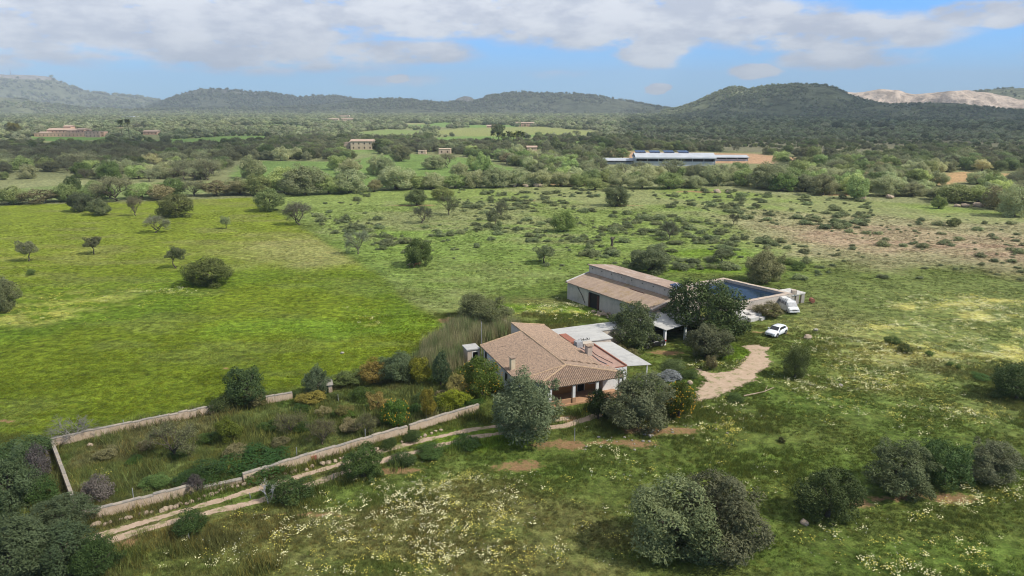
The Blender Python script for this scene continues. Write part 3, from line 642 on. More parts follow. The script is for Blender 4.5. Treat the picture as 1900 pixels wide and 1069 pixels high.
c = t.mix(dm, c, soil)
p = t.n('ShaderNodeBsdfPrincipled', i={'Base Color': c, 'Roughness': .95, 'Specular IOR Level': .1})
hgt = t.m('ADD', t.m('MULTIPLY', nA, .30), t.m('ADD', t.m('MULTIPLY', nB, .10), t.m('MULTIPLY', nD, .5)))
b = t.n('ShaderNodeBump', i={'Strength': .9, 'Distance': 1.0, 'Height': hgt}); t.link(b.outputs[0], p.inputs['Normal'])
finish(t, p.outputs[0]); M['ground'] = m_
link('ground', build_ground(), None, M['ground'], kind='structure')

# dirt track and yard: thin sheets with ragged edges
m_, t = mat('track_dirt'); pos = t.n('ShaderNodeNewGeometry').outputs['Position']
ed = t.n('ShaderNodeAttribute', attribute_name='edge').outputs['Fac']
n1 = t.noise(pos, 1.3, 8, .72); n2 = t.noise(pos, 5, 6, .7)
c = t.mix(t.ramp(n1, .2, .8), (.40, .29, .20), (.53, .40, .30)); c = t.mix(t.m('MULTIPLY', t.ramp(n2, .5, .7), .45), c, (.30, .23, .15))
c = t.mix(t.m('MULTIPLY', t.ramp(t.noise(pos, .8, 8, .75), .50, .62), .8), c, (.15, .18, .05))
p = t.n('ShaderNodeBsdfPrincipled', i={'Base Color': c, 'Roughness': .95, 'Specular IOR Level': .1})
bb = t.n('ShaderNodeBump', i={'Strength': .5, 'Distance': .05, 'Height': n1}); t.link(bb.outputs[0], p.inputs['Normal'])
al = t.ramp(t.m('ADD', ed, t.m('MULTIPLY', t.m('SUBTRACT', t.noise(pos, 1.4, 8, .7), .5), 1.7)), .30, .46)
mx = t.n('ShaderNodeMixShader', i={0: al, 1: t.n('ShaderNodeBsdfTransparent').outputs[0], 2: p.outputs[0]}); finish(t, mx.outputs[0]); M['track'] = m_
def patch(name, dist, bbx, step, z, soft, m_):
    x = np.arange(bbx[0], bbx[1], step); y = np.arange(bbx[2], bbx[3], step); X, Y = np.meshgrid(x, y); nx = len(x)
    D = dist(X.ravel(), Y.ravel()); E_ = sstep(D, -soft, soft)
    i = np.arange(len(y) - 1)[:, None] * nx; j = np.arange(nx - 1)[None]; a = (i + j).ravel()
    F = np.stack([a, a + 1, a + nx + 1, a + nx], 1); F = F[(E_[F].max(1) > .0)]
    us = np.unique(F); mp = -np.ones(len(D), int); mp[us] = np.arange(len(us))
    V = np.stack([X.ravel()[us], Y.ravel()[us], np.full(len(us), z)], 1)
    me = npmesh(name, V, mp[F], [m_], {'edge': ('FLOAT', 'POINT', E_[us])}); link(name, me, kind='structure')
allp = np.array(WR[0] + WR[1])
patch('dirt_track', lambda x, y: np.maximum(.34 - ldist(x, y, WR[0]), .36 - ldist(x, y, WR[1])) + .55 * (fbm(x, y, 3, 3, 5) - .5), (allp[:, 0].min() - 2, allp[:, 0].max() + 2, allp[:, 1].min() - 2, allp[:, 1].max() + 2), .16, .012, .34, M['track'])
yp = np.array(YARD)
patch('dirt_yard', lambda x, y: pdist(x, y, YARD) + 2.0 * (fbm(x, y, 3, 4, 6) - .5), (yp[:, 0].min() - 3, yp[:, 0].max() + 3, yp[:, 1].min() - 3, yp[:, 1].max() + 3), .25, .012, 1.3, M['track'])

# ------------------------------------------------------------ hills
def hillmat(name, c1, c2, rock, rk=(.6, .7), sc=.004):
    m_, t = mat(name); pos = t.n('ShaderNodeNewGeometry').outputs['Position']
    c = t.mix(t.ramp(t.noise(pos, sc, 8, .7), .35, .65), c1, c2)
    c = t.mix(t.ramp(t.noise(pos, sc * 5, 6, .75), .45, .6), c, tuple(v * .55 for v in c1))
    at = t.n('ShaderNodeAttribute', attribute_name='rock').outputs['Fac']
    st = t.n('ShaderNodeVectorMath', operation='MULTIPLY', i={0: pos, 1: (1, 1, .5)}).outputs[0]
    vs_ = t.n('ShaderNodeVectorMath', operation='MULTIPLY', i={0: pos, 1: (1, 1, .12)}).outputs[0]
    rm = t.ramp(t.m('ADD', at, t.m('MULTIPLY', t.m('SUBTRACT', t.noise(st, sc * 5, 8, .75), .5), 1.6)), *rk)
    c = t.mix(rm, c, t.mix(t.ramp(t.noise(vs_, sc * 5, 8, .75), .40, .62), rock, tuple(v * .48 for v in rock)))
    p = t.n('ShaderNodeBsdfPrincipled', i={'Base Color': c, 'Roughness': .95, 'Specular IOR Level': .1})
    b = t.n('ShaderNodeBump', i={'Strength': .8, 'Distance': 14.0, 'Height': t.noise(pos, sc * 6, 8, .7)}); t.link(b.outputs[0], p.inputs['Normal'])
    finish(t, p.outputs[0]); return m_
HM = hillmat('wooded_hill', (.16, .18, .09), (.24, .25, .14), (.44, .40, .35), (.62, .8))
HQ = hillmat('quarry_hill', (.06, .075, .035), (.10, .11, .055), (.74, .60, .48), (.35, .5), .006)
HILLPTS = []
def hill(prof, D, run, m_, seed, rockf=None, gully=.18, trees=0, ts=8):
    pp = np.array(prof, float); N = 260; s = np.linspace(0, 1, N); px = np.interp(s, np.linspace(0, 1, len(pp)), pp[:, 0])
    px = np.linspace(pp[0, 0], pp[-1, 0], N); py = np.interp(px, pp[:, 0], pp[:, 1])
    k = np.array([1, 2, 3, 2, 1]) / 9.; py = np.convolve(np.pad(py, 2, 'edge'), k, 'valid')
    u = (px - 950) / FOC; v = (534.5 - py) / FOC; dy = math.cos(PITCH) + v * math.sin(PITCH); dz = -math.sin(PITCH) + v * math.cos(PITCH)
    hor = np.hypot(u, dy); hgt = CAMZ + D * dz / hor; hgt = np.maximum(hgt, 2)
    ax = u / hor; ay = dy / hor; K = 61; tt = np.linspace(-1, 1, K)
    V = []; RK = []
    for ti in tt:
        dist = D + ti * run; x = ax * dist; y = ay * dist
        w = max(0, 1 - abs(ti)) ; w = w * w * (3 - 2 * w) * .45 + .55 * w ** (.85 if ti < 0 else 1.3)
        g = fbm(x, y, run * .55, 5, seed); g2 = 1 - np.abs(2 * fbm(x, y, run * .28, 4, seed + 5) - 1)
        nz = ((g - .5) * 1.1 + (g2 - .8) * .7) * gully * hgt * 2 * w * (1 - w) * 2.2
        fine = (fbm(x, y, 60, 4, seed + 9) - .5) * hgt * .05 * (w > 0)
        z = hgt * w + nz + fine * (1 if abs(ti) < .9 else 0) - (3 if abs(ti) > .97 else 0)
        V.append(np.stack([x, y, z], 1)); RK.append(rockf(px, ti, z / hgt.max()) if rockf else np.zeros(N))
    V = np.concatenate(V); RK = np.concatenate([np.broadcast_to(r_, N) for r_ in RK])
    i = np.arange(K - 1)[:, None] * N; j = np.arange(N - 1)[None]; a = (i + j).ravel(); F = np.stack([a, a + 1, a + N + 1, a + N], 1)
    me = npmesh('hills', V, F, [m_], {'rock': ('FLOAT', 'POINT', RK)}, smooth=True)
    link('hills', me, kind='structure')
    if trees:
        Vv = V.reshape(K, N, 3); r = np.random.default_rng(seed); fi = r.uniform(2, K * .56, trees); fj = r.uniform(1, N - 2, trees)
        a = fi.astype(int); b = fj.astype(int); fa = (fi - a)[:, None]; fb = (fj - b)[:, None]
        P = (Vv[a, b] * (1 - fa) + Vv[a + 1, b] * fa) * (1 - fb) + (Vv[a, b + 1] * (1 - fa) + Vv[a + 1, b + 1] * fa) * fb
        rk = RK.reshape(K, N)[a, b]; P = P[(rk + r.normal(0, .2, trees) < .5) & (fbm(P[:, 0], P[:, 1], D * .035, 4, seed + 40) + r.uniform(-.1, .1, trees) > .46)]
        P[:, 2] -= 1.0; HILLPTS.append((P, ts))
rk_left = lambda px, ti, z: .85 * sstep(z, .72, .9) * sstep(px, 150, 110) * (1 if abs(ti) < .5 else 0)
hill([(-500, 190), (-300, 165), (-120, 142), (0, 138), (60, 139), (95, 143), (112, 152), (150, 168), (200, 176), (250, 179), (300, 188), (345, 203)], 8200, 1500, HM, 31, rk_left, .16, 2500, 26)
hill([(-400, 190), (-100, 176), (0, 180), (40, 184), (90, 192), (150, 200), (230, 204)], 4300, 500, HM, 32, None, .14, 1800, 11)
hill([(270, 200), (300, 190), (340, 173), (375, 165), (430, 166), (500, 173), (540, 178), (560, 182), (580, 177), (620, 178), (680, 184), (730, 192), (790, 200)], 5600, 800, HM, 33, lambda px, ti, z: .62 * sstep(z, .55, .8) * (1 if ti < .1 else 0) * np.ones_like(px) * sstep(px, 520, 470), .16, 3000, 15)
hill([(150, 206), (300, 203), (450, 201), (560, 198), (650, 188), (700, 184), (740, 183), (790, 188), (835, 190), (880, 189), (900, 180), (940, 172), (975, 171), (1010, 173), (1060, 174), (1100, 177), (1130, 182), (1165, 187), (1200, 194), (1250, 203)], 3900, 560, HM, 34, None, .16, 6500, 10.5)
hill([(838, 190), (850, 182), (862, 178), (874, 180), (884, 188)], 4500, 150, HM, 35, lambda px, ti, z: .8 * np.ones_like(px), .1, 0)
hill([(1225, 206), (1262, 199), (1290, 189), (1320, 175), (1340, 166), (1357, 160), (1372, 161), (1388, 166), (1410, 161), (1440, 157), (1480, 156), (1530, 157), (1550, 163), (1575, 175), (1610, 185), (1650, 194), (1710, 204)], 2700, 420, HM, 36, lambda px, ti, z: .34 * np.ones_like(px), .2, 8500, 6.5)
hill([(1530, 170), (1565, 169), (1588, 172), (1604, 170), (1622, 167), (1635, 165), (1650, 167), (1668, 167), (1682, 173), (1696, 175), (1716, 173), (1740, 172), (1760, 169), (1782, 168), (1796, 167), (1812, 171), (1835, 172), (1852, 176), (1872, 179), (1890, 185), (1940, 186), (2100, 190), (2300, 200)], 3500, 330, HQ, 37, lambda px, ti, z: (1.0 if ti < .12 else 0) * np.ones_like(px), .55, 500, 8)
hill([(1690, 200), (1740, 180), (1800, 171), (1850, 165), (1900, 163), (2000, 168), (2200, 180), (2400, 200)], 4300, 500, HM, 38, None, .16, 2200, 10)
hill([(1560, 207), (1610, 195), (1640, 193), (1700, 192), (1740, 190), (1780, 192), (1830, 198), (1870, 203), (1900, 205), (2000, 205)], 2500, 240, HM, 39, None, .14, 1800, 6)
# ------------------------------------------------------------ buildings near
def tilemat(name, c1, c2, c3, sc=1.6):
    m_, t = mat(name); oc = t.n('ShaderNodeTexCoord').outputs['Object']
    c = t.mix(t.ramp(t.noise(oc, sc, 8, .7), .35, .65), c1, c2)
    c = t.mix(t.m('MULTIPLY', t.ramp(t.noise(oc, 5, 8, .8), .43, .62), .85), c, c3)
    c = t.mix(t.m('MULTIPLY', t.ramp(t.noise(oc, .45, 6, .65), .5, .72), .55), c, tuple(v * .7 for v in c1))
    p = t.n('ShaderNodeBsdfPrincipled', i={'Base Color': c, 'Roughness': .92, 'Specular IOR Level': .15})
    b = t.n('ShaderNodeBump', i={'Strength': .7, 'Distance': .05, 'Height': t.noise(oc, 12, 4)}); t.link(b.outputs[0], p.inputs['Normal'])
    finish(t, p.outputs[0]); return m_
M['tile'] = tilemat('clay_tiles', (.47, .335, .24), (.37, .26, .185), (.17, .135, .11), 2.4)
M['tilecap'] = tilemat('ridge_tiles', (.58, .41, .26), (.50, .34, .22), (.3, .22, .15), 3)
M['fibre'] = tilemat('cement_sheet', (.43, .315, .225), (.36, .27, .20), (.50, .42, .34), .8)
def streaky(name, c1, c2, c3, axis=(1, .15, 1)):
    m_, t = mat(name); oc = t.n('ShaderNodeTexCoord').outputs['Object']
    s_ = t.n('ShaderNodeVectorMath', operation='MULTIPLY', i={0: oc, 1: axis}).outputs[0]
    c = t.mix(t.ramp(t.noise(s_, 1.6, 8, .7), .4, .6), c1, c2); c = t.mix(t.m('MULTIPLY', t.ramp(t.noise(oc, .5, 8, .75), .50, .64), .9), c, c3)
    c = t.mix(t.m('MULTIPLY', t.ramp(t.noise(s_, 5, 6, .7), .5, .7), .4), c, tuple(v * .6 for v in c1))
    p = t.n('ShaderNodeBsdfPrincipled', i={'Base Color': c, 'Roughness': .9, 'Specular IOR Level': .2})
    b = t.n('ShaderNodeBump', i={'Strength': .6, 'Distance': .03, 'Height': t.noise(oc, 8, 5)}); t.link(b.outputs[0], p.inputs['Normal'])
    finish(t, p.outputs[0]); return m_
M['barnroof'] = streaky('barn_roof_sheet', (.36, .27, .20), (.29, .215, .165), (.27, .195, .10))
M['barnroof2'] = streaky('barn_roof_sheet_pale', (.35, .26, .205), (.28, .21, .17), (.44, .37, .32))
M['render'] = streaky('grey_render', (.52, .45, .37), (.58, .50, .42), (.42, .36, .29), (1, 1, .3))
M['pinkwall'] = streaky('pinkish_block_wall', (.56, .46, .37), (.50, .40, .32), (.44, .36, .29), (1, 1, .3))
M['white'] = streaky('white_render', (.80, .79, .77), (.74, .73, .71), (.62, .59, .55), (1, 1, .25))
M['ochre'] = simple('ochre_render', (.52, .26, .10), (.44, .21, .08), 1.5, .85, .01)
M['terra'] = simple('terracotta_floor', (.50, .30, .17), (.42, .25, .15), 2, .8, .01)
M['redroof'] = streaky('red_terrace', (.44, .28, .22), (.38, .25, .20), (.50, .37, .30), (1, 1, 1))
M['rust'] = simple('rust_red', (.36, .14, .09), (.28, .12, .08), 2, .7, .01)
M['greyroof'] = streaky('pale_grey_sheet', (.50, .49, .46), (.45, .44, .42), (.38, .37, .35), (1, .2, 1))
M['dark'] = simple('opening_shade_and_black', (.015, .013, .012), (.025, .02, .018), 2, .6, 0)  # near-black: paints the shade inside openings, also colours plain black parts
M['wood'] = simple('dark_brown_wood', (.10, .04, .03), (.07, .03, .02), 3, .7, .01)
M['metal'] = simple('dull_metal', (.35, .34, .33), (.25, .24, .23), 5, .5, .003, .4, .5)
M['greymetal'] = simple('grey_post', (.42, .42, .42), (.3, .3, .3), 5, .6, .003)
M['gwall'] = streaky('old_plaster_wall', (.56, .42, .30), (.64, .51, .39), (.32, .23, .16), (1, 1, .5))
M['gwalltop'] = simple('mossy_wall_top', (.27, .25, .22), (.44, .37, .29), 1.2, .95, .03)
M['concrete'] = streaky('weathered_concrete', (.50, .44, .38), (.56, .49, .42), (.36, .32, .27), (1, 1, .4))
M['slab'] = simple('pale_slab', (.62, .59, .55), (.48, .46, .42), 1.5, .9, .02)
M['solar'] = simple('solar_cell', (.02, .035, .09), (.025, .045, .12), 6, .18, 0, .6)

def tileplane(b, poly, nrm, eave, pitch=.26, amp=.055, thick=.1, mi=0):
    """corrugated tile sheet on the plane through poly; eave = horizontal direction of the eave"""
    P0 = Vector(poly[0]); nrm = Vector(nrm).normalized(); e = Vector(eave).normalized(); f = nrm.cross(e).normalized()
    U = [((Vector(p) - P0).dot(e), (Vector(p) - P0).dot(f)) for p in poly]
    u0 = min(u for u, _ in U) - .1; u1 = max(u for u, _ in U) + .1; v0 = min(v for _, v in U) - .1; v1 = max(v for _, v in U) + .1
    nu = int((u1 - u0) / (pitch / 5)) + 1; nv = max(2, int((v1 - v0) / .42)); bm = bmesh.new(); g = []
    for j in range(nv + 1):
        row = []
        for k in range(2 if 0 < j < nv else 1):
            for i in range(nu + 1):
                u = u0 + i * pitch / 5; v = v0 + (v1 - v0) * j / nv
                h = amp * math.sin(u / pitch * 2 * math.pi) + .012 * math.sin(u * 1.7 + v * 2.3) + .018 * math.sin(u * .37 + 1) * math.cos(v * .5) + (.02 if k else 0)
                row.append(bm.verts.new(P0 + e * u + f * v + nrm * (h + .03)))
        if k == 1 and 0 < j < nv: g.append(row[:nu + 1]); g.append(row[nu + 1:])
        else: g.append(row)
    for a, c in zip(g[:-1], g[1:]):
        for i in range(nu): bm.faces.new((a[i], a[i + 1], c[i + 1], c[i]))
    cen = sum((Vector(p) for p in poly), Vector()) / len(poly)
    for i in range(len(poly)):
        p = Vector(poly[i]); q = Vector(poly[(i + 1) % len(poly)]); n = (q - p).cross(nrm)
        if n.length < 1e-6: continue
        n.normalize()
        if (cen - p).dot(n) > 0: n = -n
        bmesh.ops.bisect_plane(bm, geom=bm.verts[:] + bm.edges[:] + bm.faces[:], plane_co=p, plane_no=n, clear_outer=True)
    bm.verts.index_update(); b.add([v.co[:] for v in bm.verts], [tuple(v.index for v in f_.verts) for f_ in bm.faces], mi); bm.free()
    # solid deck below the tiles
    n = len(poly); V = [tuple(Vector(p) - nrm * .04) for p in poly] + [tuple(Vector(p) - nrm * (.04 + thick)) for p in poly]
    b.add(V, [tuple(range(n)), tuple(range(n, 2 * n))[::-1]] + [(i, n + i, n + (i + 1) % n, (i + 1) % n) for i in range(n)], mi)
def window(parent, x0, x1, y0, y1, z0, z1, frame=None, pane=None, name='window'):
    """thin box opening; the wall side is the thin axis"""
    f = MB(); thin = 0 if abs(x1 - x0) < abs(y1 - y0) else 1; w = .07
    if thin == 0:
        f.box(x0, x1, y0 - w, y0, z0 - w, z1 + w).box(x0, x1, y1, y1 + w, z0 - w, z1 + w).box(x0 + .004, x1 - .004, y0, y1, z1, z1 + w).box(x0 + .004, x1 - .004, y0, y1, z0 - w, z0)
        p = MB().box(x0 + .02, x1 - .02, y0, y1, z0, z1)
    else:
        f.box(x0 - w, x0, y0, y1, z0 - w, z1 + w).box(x1, x1 + w, y0, y1, z0 - w, z1 + w).box(x0, x1, y0 + .004, y1 - .004, z1, z1 + w).box(x0, x1, y0 + .004, y1 - .004, z0 - w, z0)
        p = MB().box(x0, x1, y0 + .02, y1 - .02, z0, z1)
    o = f.build(name, frame or M['white'], parent); p.build('pane' if name == 'window' else 'panel', pane or M['dark'], o)
    return o
HA = math.radians(-68.389); HO = (-4.30, 87.32, 0)
H = empty('farmhouse', HO, HA, label='long low white farmhouse with a mottled clay tile roof and a hipped front porch', cat='house')
b = MB()
b.prism([(0.35, .35), (13.2, .35), (13.2, 11.0), (-3.6, 11.0), (-3.6, 6.15), (.35, 6.15)], 0, [2.72, 2.72, 3.08, 3.08, 3.95, 3.95])
b.build('wall', M['white'], H)
MB().prism([(-3.8, 6.0), (.3, 6.0), (.3, 6.2), (-3.8, 6.2)], 0, [4.0] * 4).build('wall', M['render'], H, label='grey rear gable wall')
b = MB(); kf = .58; kr = .176; kl = .213
zr = lambda y: 4.1 - kr * (y - 6.1); zf = lambda x: 4.1 - kf * (x - 13.8)
tileplane(b, [(0, 0, 2.8), (13.3, 0, 2.8), (13.8, 6.1, 4.1), (0, 6.1, 4.1)], (0, -kl, 1), (1, 0, 0))
tileplane(b, [(-4, 6.1, 4.1), (13.8, 6.1, 4.1), (15.81, 12.7, zr(12.7)), (13.6, 12.7, zr(12.7)), (13.2, 11.3, zr(11.3)), (-4, 11.3, zr(11.3))], (0, kr, 1), (1, 0, 0))
tileplane(b, [(13.8, 6.1, 4.1), (15.5, 2.35, zf(15.5)), (16.35, 2.8, zf(16.35)), (16.35, 12.7, zf(16.35)), (15.81, 12.7, zf(15.81))], (kf, 0, 1), (0, 1, 0), .24, .06)
tri = [Vector((13.3, 0, 2.8)), Vector((15.5, 2.35, zf(15.5))), Vector((13.8, 6.1, 4.1))]; nn = (tri[1] - tri[0]).cross(tri[2] - tri[0])
if nn.z < 0: nn = -nn
tileplane(b, tri, nn, (tri[1] - tri[0]).normalized())
rf = b.build('roof', M['tile'], H)
b = MB()
for p, q in (((-4, 6.1, 4.16), (13.8, 6.1, 4.16)), ((13.8, 6.1, 4.16), (15.5, 2.35, zf(15.5) + .06)), ((13.8, 6.1, 4.16), (15.81, 12.7, zr(12.7) + .06)), ((13.8, 6.1, 4.16), (13.3, 0.05, 2.87)),
             ((0.02, 0, 2.86), (.02, 6.1, 4.16)), ((-3.98, 6.1, 4.14), (-3.98, 11.3, 3.24)), ((15.5, 2.35, zf(15.5) + .05), (16.35, 2.8, zf(16.35) + .05))):
    p = Vector(p); q = Vector(q); n = max(2, int((q - p).length / .45))
    b.tube([p.lerp(q, i / n) + Vector((0, 0, random.uniform(-.015, .02))) for i in range(n + 1)], [.10 + .015 * (i % 2) for i in range(n + 1)], 6)
b.build('ridge_tiles', M['tilecap'], rf)
# rake step between the rear slope and the front slope, and a darker repair seam
MB().tube([(4.9, 6.5, 4.09), (4.0, 11.2, 3.25)], .06).tube([(2.6, .3, 2.93), (3.0, 5.8, 4.1)], .04).tube([(7.2, 2, 3.27), (7.0, 5.9, 4.12)], .035).build('roof_seam', M['tile'], rf)
def chimney(x, y, z0, z1, w, m_, cap=True, label=None):
    b = MB().box(x - w, x + w, y - w * .8, y + w * .8, z0, z1)
    o = b.build('chimney', m_, rf, label=label)
    if cap: MB().box(x - w - .1, x + w + .1, y - w * .8 - .1, y + w * .8 + .1, z1 + .12, z1 + .2).box(x - w, x - w + .12, y - .1, y + .1, z1, z1 + .12).box(x + w - .12, x + w, y - .1, y + .1, z1, z1 + .12).build('chimney_cap', M['tile'], o)
M['cream'] = simple('cream_render', (.74, .60, .40), (.66, .53, .36), 2, .85, .01); chimney(9.9, .75, 2.7, 4.35, .33, M['cream'])
chimney(9.0, 11.7, 2.9, 4.15, .42, M['pinkwall'], True, 'squat pinkish chimney by the terrace')
# left wall windows, shutters; front left corner
window(H, 5.0, 6.0, .33, .36, 1.0, 2.1); window(H, 8.4, 9.3, .33, .36, 1.0, 2.1); window(H, 11.9, 12.5, .33, .36, .5, 2.3, name='door')
window(H, .9, 1.7, .33, .36, .4, 2.3, name='door')
# porch
MB().prism([(13.2, 2.9), (16.3, 2.9), (16.3, 12.6), (13.2, 12.6)], 0, .22).build('porch_floor', M['terra'], H)
MB().box(13.2, 13.26, 2.9, 12.3, .22, 3.0).build('porch_wall', M['ochre'], H)
MB().box(13.3, 16.1, 2.75, 2.95, .22, 2.45).build('wall', M['white'], H, label='white left end wall of the porch')
for cy in (3.05, 6.1, 9.2, 12.35):
    o = MB().box(15.85, 16.15, cy - .17, cy + .17, .9, 2.5).build('column', M['white'], H)
    MB().box(15.8, 16.2, cy - .22, cy + .22, .22, .897).build('column_base', M['terra'], o)
MB().box(15.88, 16.12, 3.2, 12.2, 2.5, 2.62).build('lintel', M['white'], H)
MB().box(15.93, 16.07, 3.3, 5.8, .22, .8).build('parapet', M['terra'], H); MB().box(15.93, 16.07, 9.5, 12.1, .22, .8).build('parapet', M['terra'], H)
window(H, 13.26, 13.3, 8.0, 8.9, .22, 2.3, M['white'], M['dark'], 'door'); window(H, 13.26, 13.3, 9.6, 10.6, 1.0, 2.2, M['white'], M['dark']); window(H, 13.26, 13.3, 4.0, 5.4, 1.0, 2.2, M['white'], M['wood'])
# flat terrace block on the right and its white front
MB().prism([(5.2, 11.0), (14.2, 11.0), (14.2, 14.35), (5.2, 14.35)], 0, 2.9).build('wall', M['white'], H, label='bright white right end wall')
MB().box(5.3, 14.05, 11.35, 14.2, 2.903, 2.96).build('terrace', M['redroof'], H)
MB().box(5.2, 14.2, 14.2, 14.36, 2.9, 3.14).box(14.06, 14.2, 12.8, 14.197, 2.9, 3.02).build('parapet', M['rust'], H, label='rust red terrace parapet')
r_ = random.Random(4); pts = [(5.6 + i * .8, 13.6 - .9 * math.sin(i * .3) + r_.uniform(-.1, .1), 3.0) for i in range(10)]
MB().tube(pts, .03, 5).build('pipe', M['dark'], H); MB().tube([(6.2, 12.0, 3.02), (8.5, 12.2, 3.02), (11.5, 12.0, 3.02), (12.8, 12.3, 3.02)], .05, 5).build('pipe', M['metal'], H)
window(H, 14.2, 14.23, 13.2, 13.9, 1.0, 2.1)
# pergola sheet
MB().prism([(4.9, 14.45), (14.2, 14.45), (14.2, 17.9), (4.9, 17.5)], [2.98, 2.92, 2.62, 2.68], [3.04, 2.98, 2.68, 2.74]).build('pergola_roof', M['greyroof'], H)
for x in (14.05, 5.2): MB().box(x - .05, x + .05, 17.3, 17.42, 0, 2.66).build('pergola_post', M['white'], H)
MB().box(4.95, 14.18, 17.28, 17.44, 2.55, 2.64).build('pergola_beam', M['gwall'], H)
# rear blocks
MB().prism([(1.2, 12.6), (4.85, 12.6), (4.85, 17.4), (1.2, 17.4)], 0, 3.2).build('wall', M['pinkwall'], H, label='pinkish rear block')
MB().prism([(1.0, 12.4), (5.0, 12.4), (5.0, 17.6), (1.0, 17.6)], 3.203, 3.3).build('flat_roof', M['greyroof'], H)
MB().prism([(-2.2, 11.5), (.98, 11.5), (.98, 23.5), (-2.2, 23.5)], 2.95, 3.05).build('flat_roof', M['greyroof'], H, label='long pale grey rear sheet roof')
MB().prism([(-2.1, 11.6), (.9, 11.6), (.9, 23.2), (-2.1, 23.2)], 0, 2.94).build('wall', M['render'], H)
MB().prism([(1.0, 11.3), (4.6, 11.3), (4.6, 12.35), (1.0, 12.35)], 3.0, 3.35).build('red_roof_strip', M['rust'], H)
MB().box(5.2, 6.1, 11.5, 12.4, 2.96, 3.75).build('water_tank', M['greymetal'], H)
MB().box(5.1, 6.2, 12.5, 14.0, 2.97, 3.42).build('rooftop_box', M['render'], H)
bb = MB()
for i in range(14): bb.tube([(4.9 + r_.uniform(-.2, .3), 12.4 + i * .12, 3.5), (5.0 + r_.uniform(-.3, .3), 12.4 + i * .12 + r_.uniform(-.2, .2), 3.75)], .03, 4)
bb.build('debris', M['dark'], H)
# small annex at the left rear corner
A_ = empty('annex', (HO[0], HO[1], 0), HA, label='tiny white annex with a grey flat roof and a dark doorway, left of the farmhouse', cat='outhouse')
MB().prism([(-1.9, -1.8), (-.05, -1.8), (-.05, -.02), (-1.9, -.02)], 0, 2.35).build('wall', M['pinkwall'], A_)
MB().prism([(-2.05, -1.95), (.1, -1.95), (.1, -.012), (-2.05, -.012)], 2.353, 2.5).build('flat_roof', M['greyroof'], A_)
window(A_, -.05, -.01, -1.1, -.35, .1, 2.0, M['white'], M['dark'], 'door')
p_ = G(894, 668); o = MB().tube([(0, 0, 0), (0, 0, 5.6)], [.05, .03], 6).box(-.02, .02, -.3, .3, 5.3, 5.34).build('aerial_pole', M['greymetal'], None, label='thin grey pole rising behind the left gable of the farmhouse', cat='pole'); o.location = (p_[0], p_[1] , 0)
# low wall behind the house
w0 = Vector((*G(948, 604, 0), 0)); w1 = Vector((*G(922, 598, 0), 0))

# ------------------------------------------------------------ barn
BA = math.radians(-56.67); BO = (9.85, 120.75, 0)
B = empty('barn', BO, BA, label='long two-level barn with brownish sheet roofs and grey walls', cat='barn')
b = MB(); b.prism([(0.2, .2), (6.2, .2), (6.2, .45), (0.2, .45)], 0, 3.1).prism([(9.2, .2), (22, .2), (22, .45), (9.2, .45)], 0, 3.1).prism([(6.2, .21), (9.2, .21), (9.2, .44), (6.2, .44)], 2.7, 3.1)
b.prism([(.2, .45), (.45, .45), (.45, 5.2), (.2, 5.2)], 0, [3.1, 3.1, 4.1, 4.1]).build('wall', M['render'], B)
MB().prism([(21.8, .45), (22.05, .45), (22.05, 5.2), (21.8, 5.2)], 0, [3.25, 3.25, 4.35, 4.35]).build('wall', M['pinkwall'], B, label='pale right end wall')
MB().prism([(.2, 5.2), (22.05, 5.2), (22.05, 10.8), (1.0, 10.8)], 0, [5.68, 5.68, 4.85, 4.85]).build('wall', M['render'], B)
def sheet(b, x0, x1, y0, y1, zf_, amp=.03, pitch=.35):
    """corrugated roof sheets, ribs running down the slope"""
    nx = int((x1 - x0) / (pitch / 4)); ny = 7; V = []
    for j in range(ny + 1):
        for i in range(nx + 1):
            x = x0 + (x1 - x0) * i / nx; y = y0 + (y1 - y0) * j / ny
            V.append((x, y, zf_(y) + amp * math.sin(x / pitch * 6.283) + .02 * math.sin(x * .9 + y) + (.02 if j % 2 else 0)))
    b.add(V, [(j * (nx + 1) + i, j * (nx + 1) + i + 1, (j + 1) * (nx + 1) + i + 1, (j + 1) * (nx + 1) + i) for j in range(ny) for i in range(nx)])
    b.prism([(x0, y0), (x1, y0), (x1, y1), (x0, y1)], [zf_(y0) - .14, zf_(y0) - .14, zf_(y1) - .14, zf_(y1) - .14], [zf_(y0) - .05, zf_(y0) - .05, zf_(y1) - .05, zf_(y1) - .05])
b = MB(); sheet(b, -.1, 22.3, -.15, 5.18, lambda y: 3.25 + .21 * y); b.build('roof', M['barnroof'], B, label='lower lean-to roof')
b = MB(); sheet(b, .0, 22.3, 5.0, 11.1, lambda y: 5.85 - .135 * (y - 5)); b.build('roof', M['barnroof2'], B, label='upper roof')
MB().box(6.25, 9.15, .3, .34, 0, 2.7).build('door', M['dark'], B, label='near-black sheet for the shade in the open barn doorway')  # black sheet fills the doorway, its colour standing for the unlit inside
MB().box(8.6, 9.1, .14, .2, 0, 2.5).build('door_leaf', M['wood'], B); MB().box(6.3, 6.6, .14, .2, 0, 2.5).build('door_leaf', M['wood'], B)
for i in range(8): MB().box(1.2 + i * 2.6, 1.35 + i * 2.6, 5.08, 5.2, 5.2, 5.32).build('beam_end', M['dark'], B)
MB().tube([(3.2, .15, 2.9), (4.6, .12, 1.6), (5.4, .12, .4)], .05, 5).build('pipe', M['dark'], B)
MB().box(12.6, 16.2, 3.9, 4.02, 4.06, 4.16).build('roof_ledge', M['wood'], B)
